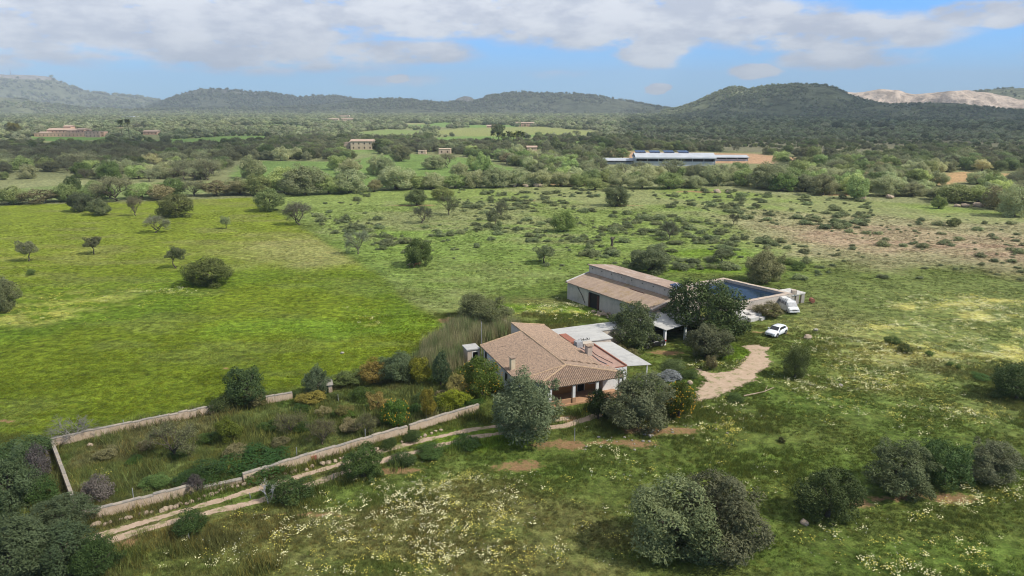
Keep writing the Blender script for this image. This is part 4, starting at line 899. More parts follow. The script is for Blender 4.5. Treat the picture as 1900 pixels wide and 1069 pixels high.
MB().prism([(21.75, -.2), (22.2, -.2), (22.2, 5.1), (21.75, 5.1)], [3.3, 3.3, 4.4, 4.4], [3.48, 3.48, 4.6, 4.6]).prism([(21.9, 5.2), (22.3, 5.2), (22.3, 10.9), (21.9, 10.9)], [5.8, 5.8, 5.0, 5.0], [5.98, 5.98, 5.2, 5.2]).build('coping', M['pinkwall'], B)
bb = MB(); bb.prism([(.1, -.1), (.35, -.1), (.35, 5.1), (.1, 5.1)], [3.28, 3.28, 4.36, 4.36], [3.40, 3.40, 4.48, 4.48]).build('coping', M['slab'], B)
for k in range(2):
    o = empty('solar_panel', (0, 0, 0), 0); o.parent = B; o.location = (20.6 - k * .1, 6.3 + k * 1.35, 5.72 - k * .17); o.rotation_euler = (0, math.radians(22), 0)
    MB().box(-.75, .75, -.62, .62, .26, .3).build('cell_sheet', M['solar'], o)
    MB().box(-.79, .79, -.66, .66, .22, .258).box(-.7, -.66, -.5, .5, 0, .22).build('panel_frame', M['metal'], o)
    if k == 0: MB().box(-.8, .8, .64, .7, .26, .33).build('rail', M['white'], o)
# open shed leaning against the barn's right end, half hidden by the trees
Sh = empty('open_shed', BO, BA, label='dark open shed with grey sheet roof and white pillar between barn and very large tree', cat='shed')
MB().prism([(22.4, -3.6), (28.5, -3.6), (28.5, 5.0), (22.4, 5.0)], [2.5, 2.4, 2.75, 2.85], [2.6, 2.5, 2.85, 2.95]).build('roof', M['greyroof'], Sh)
MB().box(22.4, 22.6, -3.4, 5, 0, 2.5).box(22.6, 28.3, 4.7, 4.9, 0, 2.6).build('wall', M['dark'], Sh, label='shed back wall coloured near-black for the shade inside')  # shade under the shed roof is put into the wall colour
for q in ((28.1, -3.3), (25.2, -3.3), (28.1, 1.0)): MB().box(q[0] - .16, q[0] + .16, q[1] - .16, q[1] + .16, 0, 2.42).build('pillar', M['white'], Sh)
# rubble heap by the barn door
bb = MB(); rr_ = random.Random(5)
def rock(b, c, s, seed, sq=.7, mi=0):
    r = random.Random(seed); bm = bmesh.new(); bmesh.ops.create_icosphere(bm, subdivisions=2, radius=1)
    ax = [Vector((r.gauss(0, 1), r.gauss(0, 1), r.gauss(0, 1))).normalized() for _ in range(7)]
    for v in bm.verts:
        k = 1.0
        for a in ax:
            d = v.co.normalized().dot(a)
            if d > .62: k = min(k, .62 / d + .06)
        v.co = v.co * k * (1 + r.uniform(-.05, .05))
    bm.verts.index_update(); b.add([(c[0] + v.co.x * s, c[1] + v.co.y * s * r.uniform(.99, 1.01), c[2] + v.co.z * s * sq) for v in bm.verts], [tuple(v.index for v in f.verts) for f in bm.faces], mi); bm.free()
for i in range(30):
    rock(bb, (rr_.gauss(0, 1.1), rr_.gauss(0, .5), rr_.uniform(0, .3)), rr_.uniform(.15, .42), i)
p_ = G(1115, 583); o = bb.build('rubble_heap', M['stone'], None, label='heap of broken pale stones at the foot of the barn wall', cat='rubble'); o.location = (p_[0], p_[1], 0); o.rotation_euler.z = BA

# ------------------------------------------------------------ water tank
c0 = Vector((40.8, 127.5)); c1 = Vector((49.4, 116.2)); c2 = Vector((38.5, 110.2)); c3 = c0 + (c2 - c1)
quad = [c0, c1, c2, c3]; cen = sum(quad, Vector((0, 0))) / 4
Pt = empty('water_tank', (cen.x, cen.y, 0), 0, label='large square raised stone water tank full of dark blue water', cat='water tank')
q = [(p - cen) for p in quad]
def inset(q, d):
    out = []
    for i in range(4):
        a, b_, c = q[i - 1], q[i], q[(i + 1) % 4]; e1 = (b_ - a).normalized(); e2 = (c - b_).normalized(); n1 = Vector((-e1.y, e1.x)); n2 = Vector((-e2.y, e2.x))
        if n1.dot(-b_) < 0: n1 = -n1
        if n2.dot(-b_) < 0: n2 = -n2
        M2 = Matrix(((n1.x, n1.y), (n2.x, n2.y))); rhs = Vector((n1.dot(b_) + d, n2.dot(b_) + d)); out.append(M2.inverted() @ rhs)
    return out
qi = inset(q, .75)
nms = ['back right wall', None, None, None]
for i in range(4):
    j = (i + 1) % 4; MB().prism([tuple(q[i]), tuple(q[j]), tuple(qi[j]), tuple(qi[i])], 0, 2.2).build('tank_wall', M['concrete'], Pt)
m_, t = mat('still_water'); p = t.n('ShaderNodeBsdfPrincipled', i={'Base Color': (.006, .022, .05, 1), 'Roughness': .03, 'IOR': 1.33, 'Specular IOR Level': .5})
bmp = t.n('ShaderNodeBump', i={'Strength': .25, 'Distance': .02, 'Height': t.noise(t.n('ShaderNodeTexCoord').outputs['Object'], 3, 3)}); t.link(bmp.outputs[0], p.inputs['Normal']); finish(t, p.outputs[0])
MB().prism([tuple(p_) for p_ in qi], .2, 1.78).build('water', m_, Pt)
bb = MB()
for i in range(4):
    j = (i + 1) % 4; a = q[i]; c = q[j]; n = int((c - a).length / .6)
    for k in range(n):
        f0 = k / n; f1 = (k + .94) / n; o0 = a.lerp(c, f0); o1 = a.lerp(c, f1); i0 = qi[i].lerp(qi[j], f0); i1 = qi[i].lerp(qi[j], f1)
        bb.prism([tuple(o0 * 1.006), tuple(o1 * 1.006), tuple(i1 * .997), tuple(i0 * .997)], 2.203, 2.28 + random.uniform(-.02, .03))
bb.build('coping', M['pinkwall'], Pt)
# platform on piers continuing the right corner
u = (c1 - c2).normalized(); v = (c0 - c1).normalized(); e = c1 - cen
MB().prism([tuple(e + v * -.1), tuple(e + u * 3.6 - v * .0), tuple(e + u * 3.9 + v * 3.4), tuple(e + v * 3.6)], 1.75, 1.98).build('platform', M['slab'], Pt)
for a, w in ((3.3, 0), (1.9, 0.05), (3.5, 2.9), (.6, 0)):
    c = e + u * a + v * (w + .3); MB().box(c.x - .28, c.x + .28, c.y - .28, c.y + .28, 0, 1.747).build('pier', M['concrete'], Pt)
MB().prism([tuple(e + u * .2 + v * 3.7), tuple(e + u * 1.4 + v * 3.7), tuple(e + u * .9 + v * 8.5), tuple(e + v * 8.5)], 0, 2.0).build('platform', M['slab'], Pt, label='pale slab along the back wall')
MB().box(e.x + .1, e.x + .9, e.y + .1, e.y + .9, 1.98, 2.75).build('pillar', M['pinkwall'], Pt)
for k in (0, 1):
    c = e + u * (1.8 + k * 1.9) + v * (5.6 - .4 * k); MB().tube([(c.x + .55 * math.cos(a), c.y + .1 * math.sin(a), .75 + .95 * math.sin(a)) for a in [math.pi * i / 12 for i in range(13)]], .05, 6).build('handrail_hoop', M['dark'], Pt)
s0 = e + u * 3.9 - v * .4
o = MB().tube([(0, -.45, .55), (0, .45, .55)], .4, 16).tube([(0, -.5, .55), (0, .5, .55)], .15, 10).build('rusty_drum', M['rust'], None, label='rusty red drum lying beside the last pier of the water tank platform', cat='drum'); o.location = (cen.x + s0.x + .7, cen.y + s0.y, 0)
# broken concrete apron by the tank's near corner
Ap = empty('concrete_apron', (*G(1398, 592), 0), 0, label='broken pale concrete slabs at the near corner of the water tank', cat='slabs')
for k, (dx, dy, w, d_, z, an) in enumerate(((-1.8, 1.5, 2.6, 2.2, 1.0, .2), (.2, 1.2, 2.2, 1.9, .9, .35), (-2.6, -.4, 2.4, 1.8, .8, .1), (-.6, -.6, 2.0, 1.6, .62, .5), (.9, -.2, 1.2, 1.4, .5, .7))):
    bb = MB().box(-w / 2, w / 2, -d_ / 2, d_ / 2, 0, z); o = bb.build('slab', M['slab'], Ap); o.location = (dx, dy, 0); o.rotation_euler = (0, 0, an)

# ------------------------------------------------------------ garden walls, fence posts, hut
def gwall(pts, h, th, label, name='garden_wall', m_=None):
    P = [Vector(G(*p)) for p in pts]; b = MB(); tp = MB(); r = random.Random(len(label))
    for p, q_ in zip(P[:-1], P[1:]):
        n = max(1, int((q_ - p).length / .9)); d = (q_ - p).normalized(); nn = Vector((-d.y, d.x)) * th / 2; hp = h
        for k in range(n):
            a = p.lerp(q_, k / n); c = p.lerp(q_, (k + 1) / n); h0 = h + r.uniform(-.06, .06) * (1 if k else 0)
            b.prism([tuple(a - nn), tuple(c - nn), tuple(c + nn), tuple(a + nn)], -.05, [h0, h0 + .02, h0 + .02, h0])
            nt = nn * 1.14; tp.prism([tuple(a - nt), tuple(c - nt), tuple(c + nt), tuple(a + nt)], h0 + .005, [h0 + .08, h0 + .10, h0 + .10, h0 + .08])
    c = (P[0] + P[-1]) / 2
    rt = empty(name, (c.x, c.y, 0), 0, label=label, cat='wall')
    for bm_, nm, mm in ((b, 'wall_face', m_ or M['gwall']), (tp, 'wall_top', M['gwalltop'])):
        bm_.v = [(v_[0] - c.x, v_[1] - c.y, v_[2]) for v_ in bm_.v]; bm_.build(nm, mm, rt)
gwall([(97, 829), (172, 812), (300, 786), (398, 766)], .85, .34, 'back garden wall, long left stretch between the corner and the tall dark tree')
gwall([(494, 749), (543, 740)], .85, .34, 'back garden wall, short stretch between the tall dark tree and the slanting one')
gwall([(97, 829), (112, 868), (128, 912), (145, 958)], .9, .26, 'left garden wall running towards the bottom left corner', m_=M['stone'])
gwall([(368, 913), (400, 906), (450, 896)], .38, .4, 'low ruined ochre stretch of the front garden wall between the two tall stretches', m_=M['stone'])
gwall([(155, 968), (240, 946), (310, 928), (366, 914)], .85, .34, 'front garden wall, separate left stretch ending in a rough break')
gwall([(452, 895), (540, 868), (640, 838), (756, 804)], .85, .34, 'front garden wall, long middle stretch with a small square niche')
gwall([(760, 802), (830, 780), (888, 763)], .8, .34, 'front garden wall, last stretch next to the farmhouse')
gwall([(925, 606), (952, 618)], 1.4, .35, 'short brown wall behind the farmhouse gable', m_=M['stone'])
gwall([(60, 845), (80, 880)], .1, .1, 'x') if False else None
n0 = Vector((*G(581, 866), 0)); o = MB().box(-.26, .26, -.05, .05, .2, .66).build('wall_niche_door', M['rust'], None, label='small square rusty door in the long middle stretch of the front garden wall', cat='hatch')
dv = Vector(G(640, 842)) - Vector(G(540, 872)); o.rotation_euler.z = math.atan2(dv.y, dv.x); nn = Vector((dv.y, -dv.x)).normalized() * .18; p0 = Vector(G(540, 868)).lerp(Vector(G(640, 838)), .41); o.location = (p0.x + nn.x, p0.y + nn.y, 0)
hut = empty('garden_hut', (*G(604, 728), 0), R(20), label='tiny ruined stone hut with a dark opening on the back garden wall', cat='hut')
MB().box(-1.1, -.5, -.8, .8, 0, 1.5).box(.5, 1.1, -.8, .8, 0, 1.5).box(-.5, .5, .3, .8, 0, 1.5).build('wall', M['gwall'], hut); hut.scale = (.72, .72, .72); MB().prism([(-1.3, -1), (1.3, -1), (1.3, 1), (-1.3, 1)], [1.5, 1.5, 1.75, 1.75], [1.62, 1.62, 1.87, 1.87]).build('roof', M['stonegrey'], hut); MB().box(-.5, .5, .2, .29, 0, 1.5).build('opening', M['dark'], hut)  # the hut opening is a near-black sheet painted as inner shade
posts = [(232, 800, 23, 'by the left half of the back garden wall, leftmost'), (297, 786, 18, 'by the back garden wall, second from the left'), (362, 772, 16, 'by the back garden wall, nearest the tall dark tree'),
         (248, 928, 25, 'behind the separate left stretch of the front garden wall'), (551, 848, 20, 'behind the long middle stretch of the front garden wall, left one'), (143, 952, 20, 'at the bottom left corner of the garden, upright'),
         (678, 820, 26, 'behind the long middle stretch of the front garden wall, right one'), (792, 778, 20, 'under the small orange-topped tree'), (351, 1000, 16, 'below the bush on the lower left side of the track'),
         (465, 925, 12, 'between the track ruts left of the dead branches'), (620, 890, 12, 'between the low dark bush and the bush-tree beside the track'), (1066, 818, 26, 'in front of the farmhouse between the two big olives'), (628, 745, 14, 'in the middle of the walled garden'), (1174, 640, 1, '')]
for (px, py, hp, lb) in posts[:-1]:
    x, y = G(px, py); h = hp / PX(x, y)[2]; o = MB().tube([(0, 0, 0), (random.uniform(-.05, .05), 0, h)], [.045, .035], 6).build('fence_post', M['greymetal'], None, label='thin grey post ' + lb, cat='post'); o.location = (x, y, 0)
x, y = G(143, 952); o = MB().tube([(0, 0, 1.4), (1.6, -.6, .1)], .03, 5).build('brace', M['greymetal'], None, label='leaning brace wire post at the bottom left corner of the garden', cat='post'); o.location = (x, y, 0)
x, y = G(1201, 640); o = MB().tube([(0, 0, 0), (0, 0, 3.0)], .1, 8).box(-.09, .09, -.09, .09, 1.9, 2.6).build('white_post', M['white'], None, label='weathered white post right of the palm', cat='post'); o.location = (x, y, 0)

# rocks
ri = 0
def stone(px, py, s, m_, label, group=None, cat='stone'):
    global ri; ri += 1
    b = MB(); rock(b, (0, 0, s * .3), s, 900 + ri, random.uniform(.6, .8)); o = b.build('stone', m_, None, label=label, cat=cat, group=group); x, y = G(px, py); o.location = (x, y, 0); o.rotation_euler.z = random.uniform(0, 6); return o
for (px, py, s, m_, lb) in ((1498, 628, .75, 'stone', 'large pinkish boulder right of the white car'), (1513, 614, .45, 'stonegrey', 'grey boulder just above the large pinkish one'), (1358, 618, .5, 'stone', 'pinkish boulder at the right edge of the very large tree'),
    (1281, 712, .45, 'stone', 'long pale boulder at the left edge of the dirt yard'), (1492, 972, .42, 'stone', 'orange rock at the foot of the dense dark tree on the lower right meadow'), (1560, 716, .3, 'stonegrey', 'small pale rock in the flower meadow below the lone upright tree'),
    (167, 828, .4, 'stone', 'ochre rock inside the far left corner of the garden'), (121, 944, .5, 'stone', 'pale rock outside the left garden wall'), (635, 656, .3, 'stonegrey', 'pale lump in the bare ring on the bright meadow'), (1378, 606, .35, 'stone', 'small pale rock at the foot of the concrete slabs')):
    stone(px, py, s, M[m_], lb)
line = [(172, 977), (215, 968), (262, 955), (300, 948), (345, 935), (380, 922), (400, 914), (430, 905), (455, 900), (500, 888), (560, 874), (600, 862), (640, 850), (662, 843), (700, 836), (735, 826), (770, 815), (800, 806), (830, 795)]
LP = [line[0]]; 
acc_ = []
for (a, b_), (c, d_) in zip(line[:-1], line[1:]):
    n = max(1, int(abs(c - a) / 9)); acc_ += [(a + (c - a) * k / n, b_ + (d_ - b_) * k / n) for k in range(n)]
for (a, b_) in acc_:
    if random.random() < .82: stone(a + random.uniform(-2.5, 2.5), b_ + random.uniform(-1.6, 1.6), random.uniform(.16, .34), M['stone'], 'ochre field stone in the row between the front garden wall and the track', 'stones lining the track')
for k in range(34):
    a = 1195 + random.gauss(0, 62); b_ = 806 + (a - 1195) * -.12 + random.gauss(0, 9); stone(a, b_, random.uniform(.08, .2), M['stonegrey'], 'small pale stone scattered on the bare ground in front of the farmhouse', 'small stones in front of the farmhouse')
for k, px in enumerate((915, 925, 938, 954, 975, 995, 1003, 1150, 1330, 1350, 1592, 1600, 1650, 1775, 1790, 1812, 1830)):
    py = 347 if px < 1160 else (358 if px < 1400 else 368 if px < 1700 else 384); stone(px, py, random.uniform(1.0, 1.9), M['stone'], 'pale boulder on the edge between the middle field and the woodland', 'boulders along the far field edge')
# dead white branches by the track
x, y = G(498, 934); r_ = random.Random(8); b = MB()
def dead(p, d, L, w, lv):
    q_ = p + d * L; b.tube([p, p.lerp(q_, .5) + Vector((r_.gauss(0, .04), r_.gauss(0, .04), 0)), q_], [w, w * .8, w * .5], 5)
    if lv:
        for _ in range(3): dead(p.lerp(q_, r_.uniform(.5, 1)), (d + Vector((r_.gauss(0, .5), r_.gauss(0, .5), r_.gauss(0, .3)))).normalized(), L * .65, w * .5, lv - 1)
dead(Vector((0, 0, 0)), Vector((-.3, .1, 1)).normalized(), 1.1, .08, 3); dead(Vector((.1, 0, .1)), Vector((.45, 0, 1)).normalized(), 1.2, .06, 3)
o = b.build('dead_branch', M['deadwood'], None, label='bleached dead branches standing beside the lower rut of the track', cat='dead wood'); o.location = (x, y, 0)
x, y = G(1135, 457); b = MB().tube([(0, 0, 0), (.1, 0, 1.0), (0, 0, 1.9), (-.15, 0, 2.3)], [.35, .28, .42, .3], 9).tube([(0, 0, 1.6), (.7, .1, 2.3)], [.3, .2], 8)
tag(b.build('tree_stump', M['bark'], None), 'thick pruned stump with two short stubs alone in the middle field', 'tree stump').location = (x, y, 0)
b = MB(); pl = [Vector((*G(a, c), .1)) for a, c in ((1380, 736), (1400, 732), (1418, 728), (1436, 720))]; c0_ = pl[0].copy(); b.tube([p - c0_ + Vector((0, 0, .1)) for p in pl], [.09, .08, .06, .04], 7); b.tube([pl[2] - c0_, pl[2] - c0_ + Vector((.8, 1.2, .4))], .03, 5)
o = b.build('fallen_branch', M['stone'], None, label='long pale fallen branch on the grass right of the dirt yard', cat='log'); o.location = (c0_.x, c0_.y, 0); o.color = (.6, .55, .45, 1)
# palm between the house and the barn
x, y = G(1174, 652); P_ = empty('fan_palm', (x, y, 0), 0, label='small yellow-green palm beside the tall olive between house and barn', cat='palm')
MB().tube([(0, 0, 0), (.05, 0, 1.0), (0, 0, 2.0)], [.3, .24, .24], 9).build('trunk', M['bark'], P_)
def fronds(n, L, z, droop, seed, up0=.9, lo=-.1):
    r = random.Random(seed); V = []; F = []
    for k in range(n):
        a = 6.283 * k / n * 2.4 + r.random(); u0 = r.uniform(lo, up0); c, s = math.cos(a), math.sin(a)
        pr = None
        for i in range(9):
            f = i / 8; rr__ = L * f * .95; zz = z + L * (u0 * f - droop * f * f); p = Vector((c * rr__, s * rr__, zz)); side = Vector((-s, c, 0))
            if pr is not None and i > 1:
                for sg in (-1, 1):
                    w = L * .42 * math.sin(math.pi * min(1, f * .9 + .05)); n0_ = len(V)
                    V += [tuple(pr), tuple(p), tuple(p + side * sg * w + Vector((c, s, 0)) * .2 * L * .4 - Vector((0, 0, w * .5))), ]
                    F.append((n0_, n0_ + 1, n0_ + 2, n0_ + 2))
            pr = p
    return V, F
def palmmesh(name, n, L, z, droop, seed, up0=.9, lo=-.1):
    V, F = fronds(n, L, z, droop, seed, up0, lo); me = bpy.data.meshes.new(name); me.from_pydata(V, [], [f[:3] for f in F]); at = me.attributes.new('lv', 'FLOAT_COLOR', 'POINT')
    r = np.random.default_rng(seed); A = np.ones((len(V), 4)); A[:, 0] = np.repeat(r.random(len(F)), 3); A[:, 1] = .2; at.data.foreach_set('color', A.ravel().astype(np.float32)); me.materials.append(M['palm']); return me
link('crown', palmmesh('palm_crown', 34, 1.9, 2.0, .75, 3), P_)
PALM = palmmesh('tall_palm_crown', 70, 2.9, 0, .5, 5, 1.35, -.6)
# ------------------------------------------------------------ vehicles
def carpaint(name, c, rough=.3, coat=.6):
    m_, t = mat(name); p = t.n('ShaderNodeBsdfPrincipled', i={'Base Color': (*c, 1), 'Roughness': rough, 'Coat Weight': coat, 'Coat Roughness': .08}); finish(t, p.outputs[0]); return m_
M['wpaint'] = carpaint('white_paint', (.82, .83, .85)); M['bpaint'] = carpaint('black_paint', (.012, .012, .014)); M['glass'] = carpaint('dark_glass', (.012, .014, .022), .08, .3)
M['tyre'] = simple('tyre_rubber', (.02, .02, .02), (.03, .03, .03), 5, .8, 0); M['rim'] = simple('wheel_rim', (.5, .5, .52), (.4, .4, .42), 5, .35, 0, .5, .8)
M['lamp'] = carpaint('lamp_glass', (.45, .47, .5), .15); M['redlamp'] = carpaint('red_lamp', (.45, .02, .02), .2); M['oldpaint'] = simple('chalky_white_paint', (.72, .72, .70), (.58, .57, .54), 2.5, .6, .004)
M['oldglass'] = simple('dusty_glass', (.16, .18, .20), (.11, .12, .14), 3, .35, 0, .5)
def loft(secs, close=True):
    n = len(secs[0]); V = [p for s_ in secs for p in s_]; F = [(i * n + k, i * n + (k + 1) % n, (i + 1) * n + (k + 1) % n, (i + 1) * n + k) for i in range(len(secs) - 1) for k in range(n)]
    return V, F + [tuple(range(n))[::-1], tuple((len(secs) - 1) * n + k for k in range(n))]
def wheels(root, xs, tw, r=.32):
    for x in xs:
        for s_ in (-1, 1):
            w = MB().tube([(x, s_ * (tw - .2), r), (x, s_ * (tw + .01), r)], r, 18).build('wheel', M['tyre'], root)
            MB().tube([(x, s_ * (tw - .02), r), (x, s_ * (tw + .025), r)], r * .62, 12).build('rim', M['rim'], w)
def hatch(loc, rz, paint, label, lamps=True):
    c = empty('parked_car', (*loc, 0), rz, label=label, cat='car')      # nose towards +x
    S_ = []                                                              # x, half width, bottom, belt, crown of the body
    for x, w, zb, zs, zt in ((2.12, .55, .34, .52, .60), (2.08, .74, .26, .62, .72), (1.95, .84, .22, .68, .80), (1.55, .88, .22, .76, .90), (1.0, .89, .24, .84, .98), (.5, .89, .24, .90, 1.01), (-.4, .89, .24, .93, 1.02), (-1.3, .89, .24, .95, 1.03), (-1.85, .85, .26, .96, 1.02), (-2.06, .78, .34, .90, .98), (-2.12, .62, .42, .80, .88)):
        S_.append([(x, -w * .93, zb), (x, -w, zb + .14), (x, -w * 1.0, (zb + zs) / 2 + .05), (x, -w * .97, zs), (x, -w * .84, zt - .02), (x, -w * .4, zt + .012), (x, 0, zt + .018), (x, w * .4, zt + .012), (x, w * .84, zt - .02), (x, w * .97, zs), (x, w, (zb + zs) / 2 + .05), (x, w, zb + .14), (x, w * .93, zb)])
    V, F = loft(S_); o = MB().add(V, F).build('body', paint, c, smooth=True)
    G_ = []
    for x, w0, w1, z0, z1 in ((.98, .74, .74, .95, .97), (.55, .78, .72, .97, 1.20), (.18, .79, .66, .97, 1.40), (-.15, .79, .635, .97, 1.455), (-.8, .79, .63, .97, 1.47), (-1.35, .78, .61, .97, 1.43), (-1.68, .76, .60, .97, 1.33), (-1.98, .72, .62, .95, 1.02)):
        zm = z0 + (z1 - z0) * .82; wm = w0 + (w1 - w0) * .86
        G_.append([(x, -w0, z0), (x, -wm, zm), (x, -w1 * .84, z1), (x, 0, z1 + .02), (x, w1 * .84, z1), (x, wm, zm), (x, w0, z0)])
    V, F = loft(G_); MB().add(V, F).build('cabin', paint, c, smooth=True)
    e = .018
    q = MB().add([(1.0, -.66, .985 + e), (1.0, .66, .985 + e), (.26, .57, 1.375 + e), (.26, -.57, 1.375 + e)], [(0, 1, 2, 3)]); q.add([(1.02, 0, 1.0), (.25, 0, 1.40), (.5, 0, 1.0)], [])
    def pane(pts, nrm, nm):
        n = Vector(nrm).normalized(); V = [tuple(Vector(p) + n * .02) for p in pts] + [tuple(Vector(p) - n * .03) for p in pts]; k = len(pts)
        MB().add(V, [tuple(range(k)), tuple(range(k, 2 * k))[::-1]] + [(i, k + i, k + (i + 1) % k, (i + 1) % k) for i in range(k)]).build(nm, M['glass'], c)
    pane([(.95, -.66, 1.0), (.95, .66, 1.0), (.62, .66, 1.18), (.26, .57, 1.375), (.26, -.57, 1.375), (.62, -.66, 1.18)], (.46, 0, .88), 'windscreen')
    pane([(-1.95, -.58, 1.06), (-1.72, -.54, 1.30), (-1.72, .54, 1.30), (-1.95, .58, 1.06)], (-.75, 0, .5), 'rear_window')
    for s_ in (-1, 1):
        for x0, x1, x2, x3 in ((.62, .22, -.42, -.42), (-.5, -.5, -1.25, -1.5)):
            pane([(x0, s_ * .79, 1.0), (x1, s_ * .70, 1.34 if x0 > 0 else 1.385), (x2, s_ * .685, 1.385 if x0 > 0 else 1.33), (x3, s_ * .785, 1.0 if x0 > 0 else 1.04)][::s_], (0, s_ * 1, .3), 'side_window')
        MB().box(.55, .75, s_ * .98 - .09, s_ * .98 + .09, .96, 1.1).box(.6, .66, min(s_ * .8, s_ * .95), max(s_ * .8, s_ * .95), .98, 1.02).build('wing_mirror', paint, c)
        MB().prism([(1.72, s_ * .84), (2.02, s_ * .79), (2.09, s_ * .52), (1.98, s_ * .5)][::s_], .63, [.755, .72, .70, .755]).build('headlight', M['lamp'], c)
        MB().box(-2.125, -1.95, min(s_ * .58, s_ * .80), max(s_ * .58, s_ * .80), .74, .93).build('tail_light', M['redlamp'], c)
        MB().box(2.06, 2.115, min(s_ * .5, s_ * .7), max(s_ * .5, s_ * .7), .30, .42).build('fog_lamp', M['dark'], c)
    MB().box(2.07, 2.135, -.42, .42, .27, .40).box(2.09, 2.14, -.48, .48, .56, .60).build('grille', M['dark'], c)
    MB().box(2.125, 2.15, -.26, .26, .44, .54).build('number_plate', M['white'], c)
    for x in (1.28, -1.32):
        for s_ in (-1, 1): MB().tube([(x, s_ * .7, .35), (x, s_ * .90, .35)], .385, 18).build('wheel_arch', M['dark'], c)
    wheels(c, (1.28, -1.32), .90); return c
f0 = Vector(G(1553 / 5.94 + 1180, 400 / 5.94 + 560)); r0 = Vector(G(1655 / 5.94 + 1180, 355 / 5.94 + 560)); dr = (f0 - r0).normalized(); side = Vector((-dr.y, dr.x))
mid = (f0 + r0) / 2 - side * (.9 if side.x > 0 else -.9)
hatch((mid.x, mid.y), math.atan2(dr.y, dr.x), M['wpaint'], 'clean white hatchback parked on the grass at the end of the dirt yard')
x, y = G(1213, 648); hatch((x - .2, y + 1.2), R(205), M['bpaint'], 'black car half hidden in the shade right of the palm')
# old camper van in front of the tank wall
x, y = G(1477, 584); V_ = empty('camper_van', (x - .55, y + 2.3, 0), R(-84), label='old chalky white van with a roof hump standing against the corner of the water tank', cat='van')
secs = []
for xx, w, zb, zs, zt in ((2.35, .78, .40, .62, .72), (2.28, .90, .32, .78, .95), (2.0, .92, .3, .95, 1.12), (1.72, .92, .3, 1.1, 1.2), (1.1, .92, .3, 1.35, 1.86), (.8, .92, .3, 1.4, 2.0), (-2.2, .92, .3, 1.4, 2.02), (-2.35, .86, .36, 1.3, 1.9)):
    secs.append([(xx, -w * .96, zb), (xx, -w, zb + .2), (xx, -w, zs), (xx, -w * .86, zt - .05), (xx, 0, zt + .03), (xx, w * .86, zt - .05), (xx, w, zs), (xx, w, zb + .2), (xx, w * .96, zb)])
V, F = loft(secs); MB().add(V, F).build('body', M['oldpaint'], V_)
def slab_(pts, n, m_, nm, par):
    n = Vector(n).normalized(); k = len(pts); V = [tuple(Vector(p) + n * .025) for p in pts] + [tuple(Vector(p) - n * .03) for p in pts]
    MB().add(V, [tuple(range(k)), tuple(range(k, 2 * k))[::-1]] + [(i, k + i, k + (i + 1) % k, (i + 1) % k) for i in range(k)]).build(nm, m_, par)
slab_([(1.68, -.80, 1.24), (1.68, .80, 1.24), (1.14, .74, 1.82), (1.14, -.74, 1.82)], (.73, 0, .68), M['oldglass'], 'windscreen', V_)
for s_ in (-1, 1):
    for x0, x1 in ((.35, 1.0), (-.75, .2), (-1.95, -.9)): slab_([(x0, s_ * .915, 1.3), (x1, s_ * .915, 1.3), (x1 - (.15 if x1 > .9 else 0), s_ * .84, 1.78), (x0, s_ * .84, 1.78)][::s_], (0, s_, .15), M['oldglass'], 'side_window', V_)
    MB().box(2.27, 2.36, min(s_ * .5, s_ * .8), max(s_ * .5, s_ * .8), .68, .84).build('headlight', M['lamp'], V_)
MB().box(2.30, 2.44, -.92, .92, .42, .58).build('bumper', M['oldpaint'], V_); MB().box(2.33, 2.37, -.45, .45, .66, .80).build('grille', M['dark'], V_)
b = MB(); rock(b, (-.3, 0, 2.05), .6, 77, .22); b.build('roof_hump', M['oldpaint'], V_); MB().box(-1.9, 1.0, -.7, -.64, 2.02, 2.1).box(-1.9, 1.0, .64, .7, 2.02, 2.1).build('roof_rail', M['greymetal'], V_)
wheels(V_, (1.35, -1.4), .92, .31)

# ------------------------------------------------------------ two animals grazing in the shade of the round tree
def animal(px, py, rz, m_, label, sc=1.0):
    me = bpy.data.meshes.new('animal'); bm = bmesh.new(); L = bm.verts.layers.skin.verify(); vs = []
    def v_(p, r): v = bm.verts.new(p); v[L].radius = (r, r); vs.append(v); return v
    pel = v_((-.45, 0, .78), .20); mid_ = v_((-.05, 0, .74), .24); ch = v_((.4, 0, .78), .22); nk = v_((.62, 0, .80), .13); hd = v_((.82, 0, .55), .09); mz = v_((.92, 0, .36), .06)
    for a, c in ((pel, mid_), (mid_, ch), (ch, nk), (nk, hd), (hd, mz)): bm.edges.new((a, c))
    for s_ in (-1, 1):
        a = v_((-.5, s_ * .15, .62), .12); k = v_((-.44, s_ * .16, .42), .065); h = v_((-.56, s_ * .16, .24), .045); f = v_((-.53, s_ * .16, .02), .04)
        for p, q_ in ((pel, a), (a, k), (k, h), (h, f)): bm.edges.new((p, q_))
        a = v_((.38, s_ * .15, .56), .09); k = v_((.39, s_ * .15, .3), .05); f = v_((.37, s_ * .15, .02), .04)
        for p, q_ in ((ch, a), (a, k), (k, f)): bm.edges.new((p, q_))
        e = v_((.74, s_ * .15, .66), .03); bm.edges.new((hd, e))
    tl = v_((-.66, 0, .72), .035); t2 = v_((-.72, 0, .48), .03); bm.edges.new((pel, tl)); bm.edges.new((tl, t2))
    pel[L].use_root = True; bm.to_mesh(me); bm.free()
    o = link('animal', me, None, m_, label=label, cat='animal'); o.modifiers.new('s', 'SKIN').use_smooth_shade = True; u_ = o.modifiers.new('b', 'SUBSURF'); u_.levels = 1; u_.render_levels = 1
    x, y = G(px, py); o.location = (x, y, 0); o.rotation_euler.z = rz; o.scale = (sc,) * 3
animal(774, 496, R(15), simple('red_brown_coat', (.30, .13, .07), (.22, .09, .05), 4, .8, 0), 'red-brown four-legged animal under the dark rounded tree, the right one of two', 1.15)
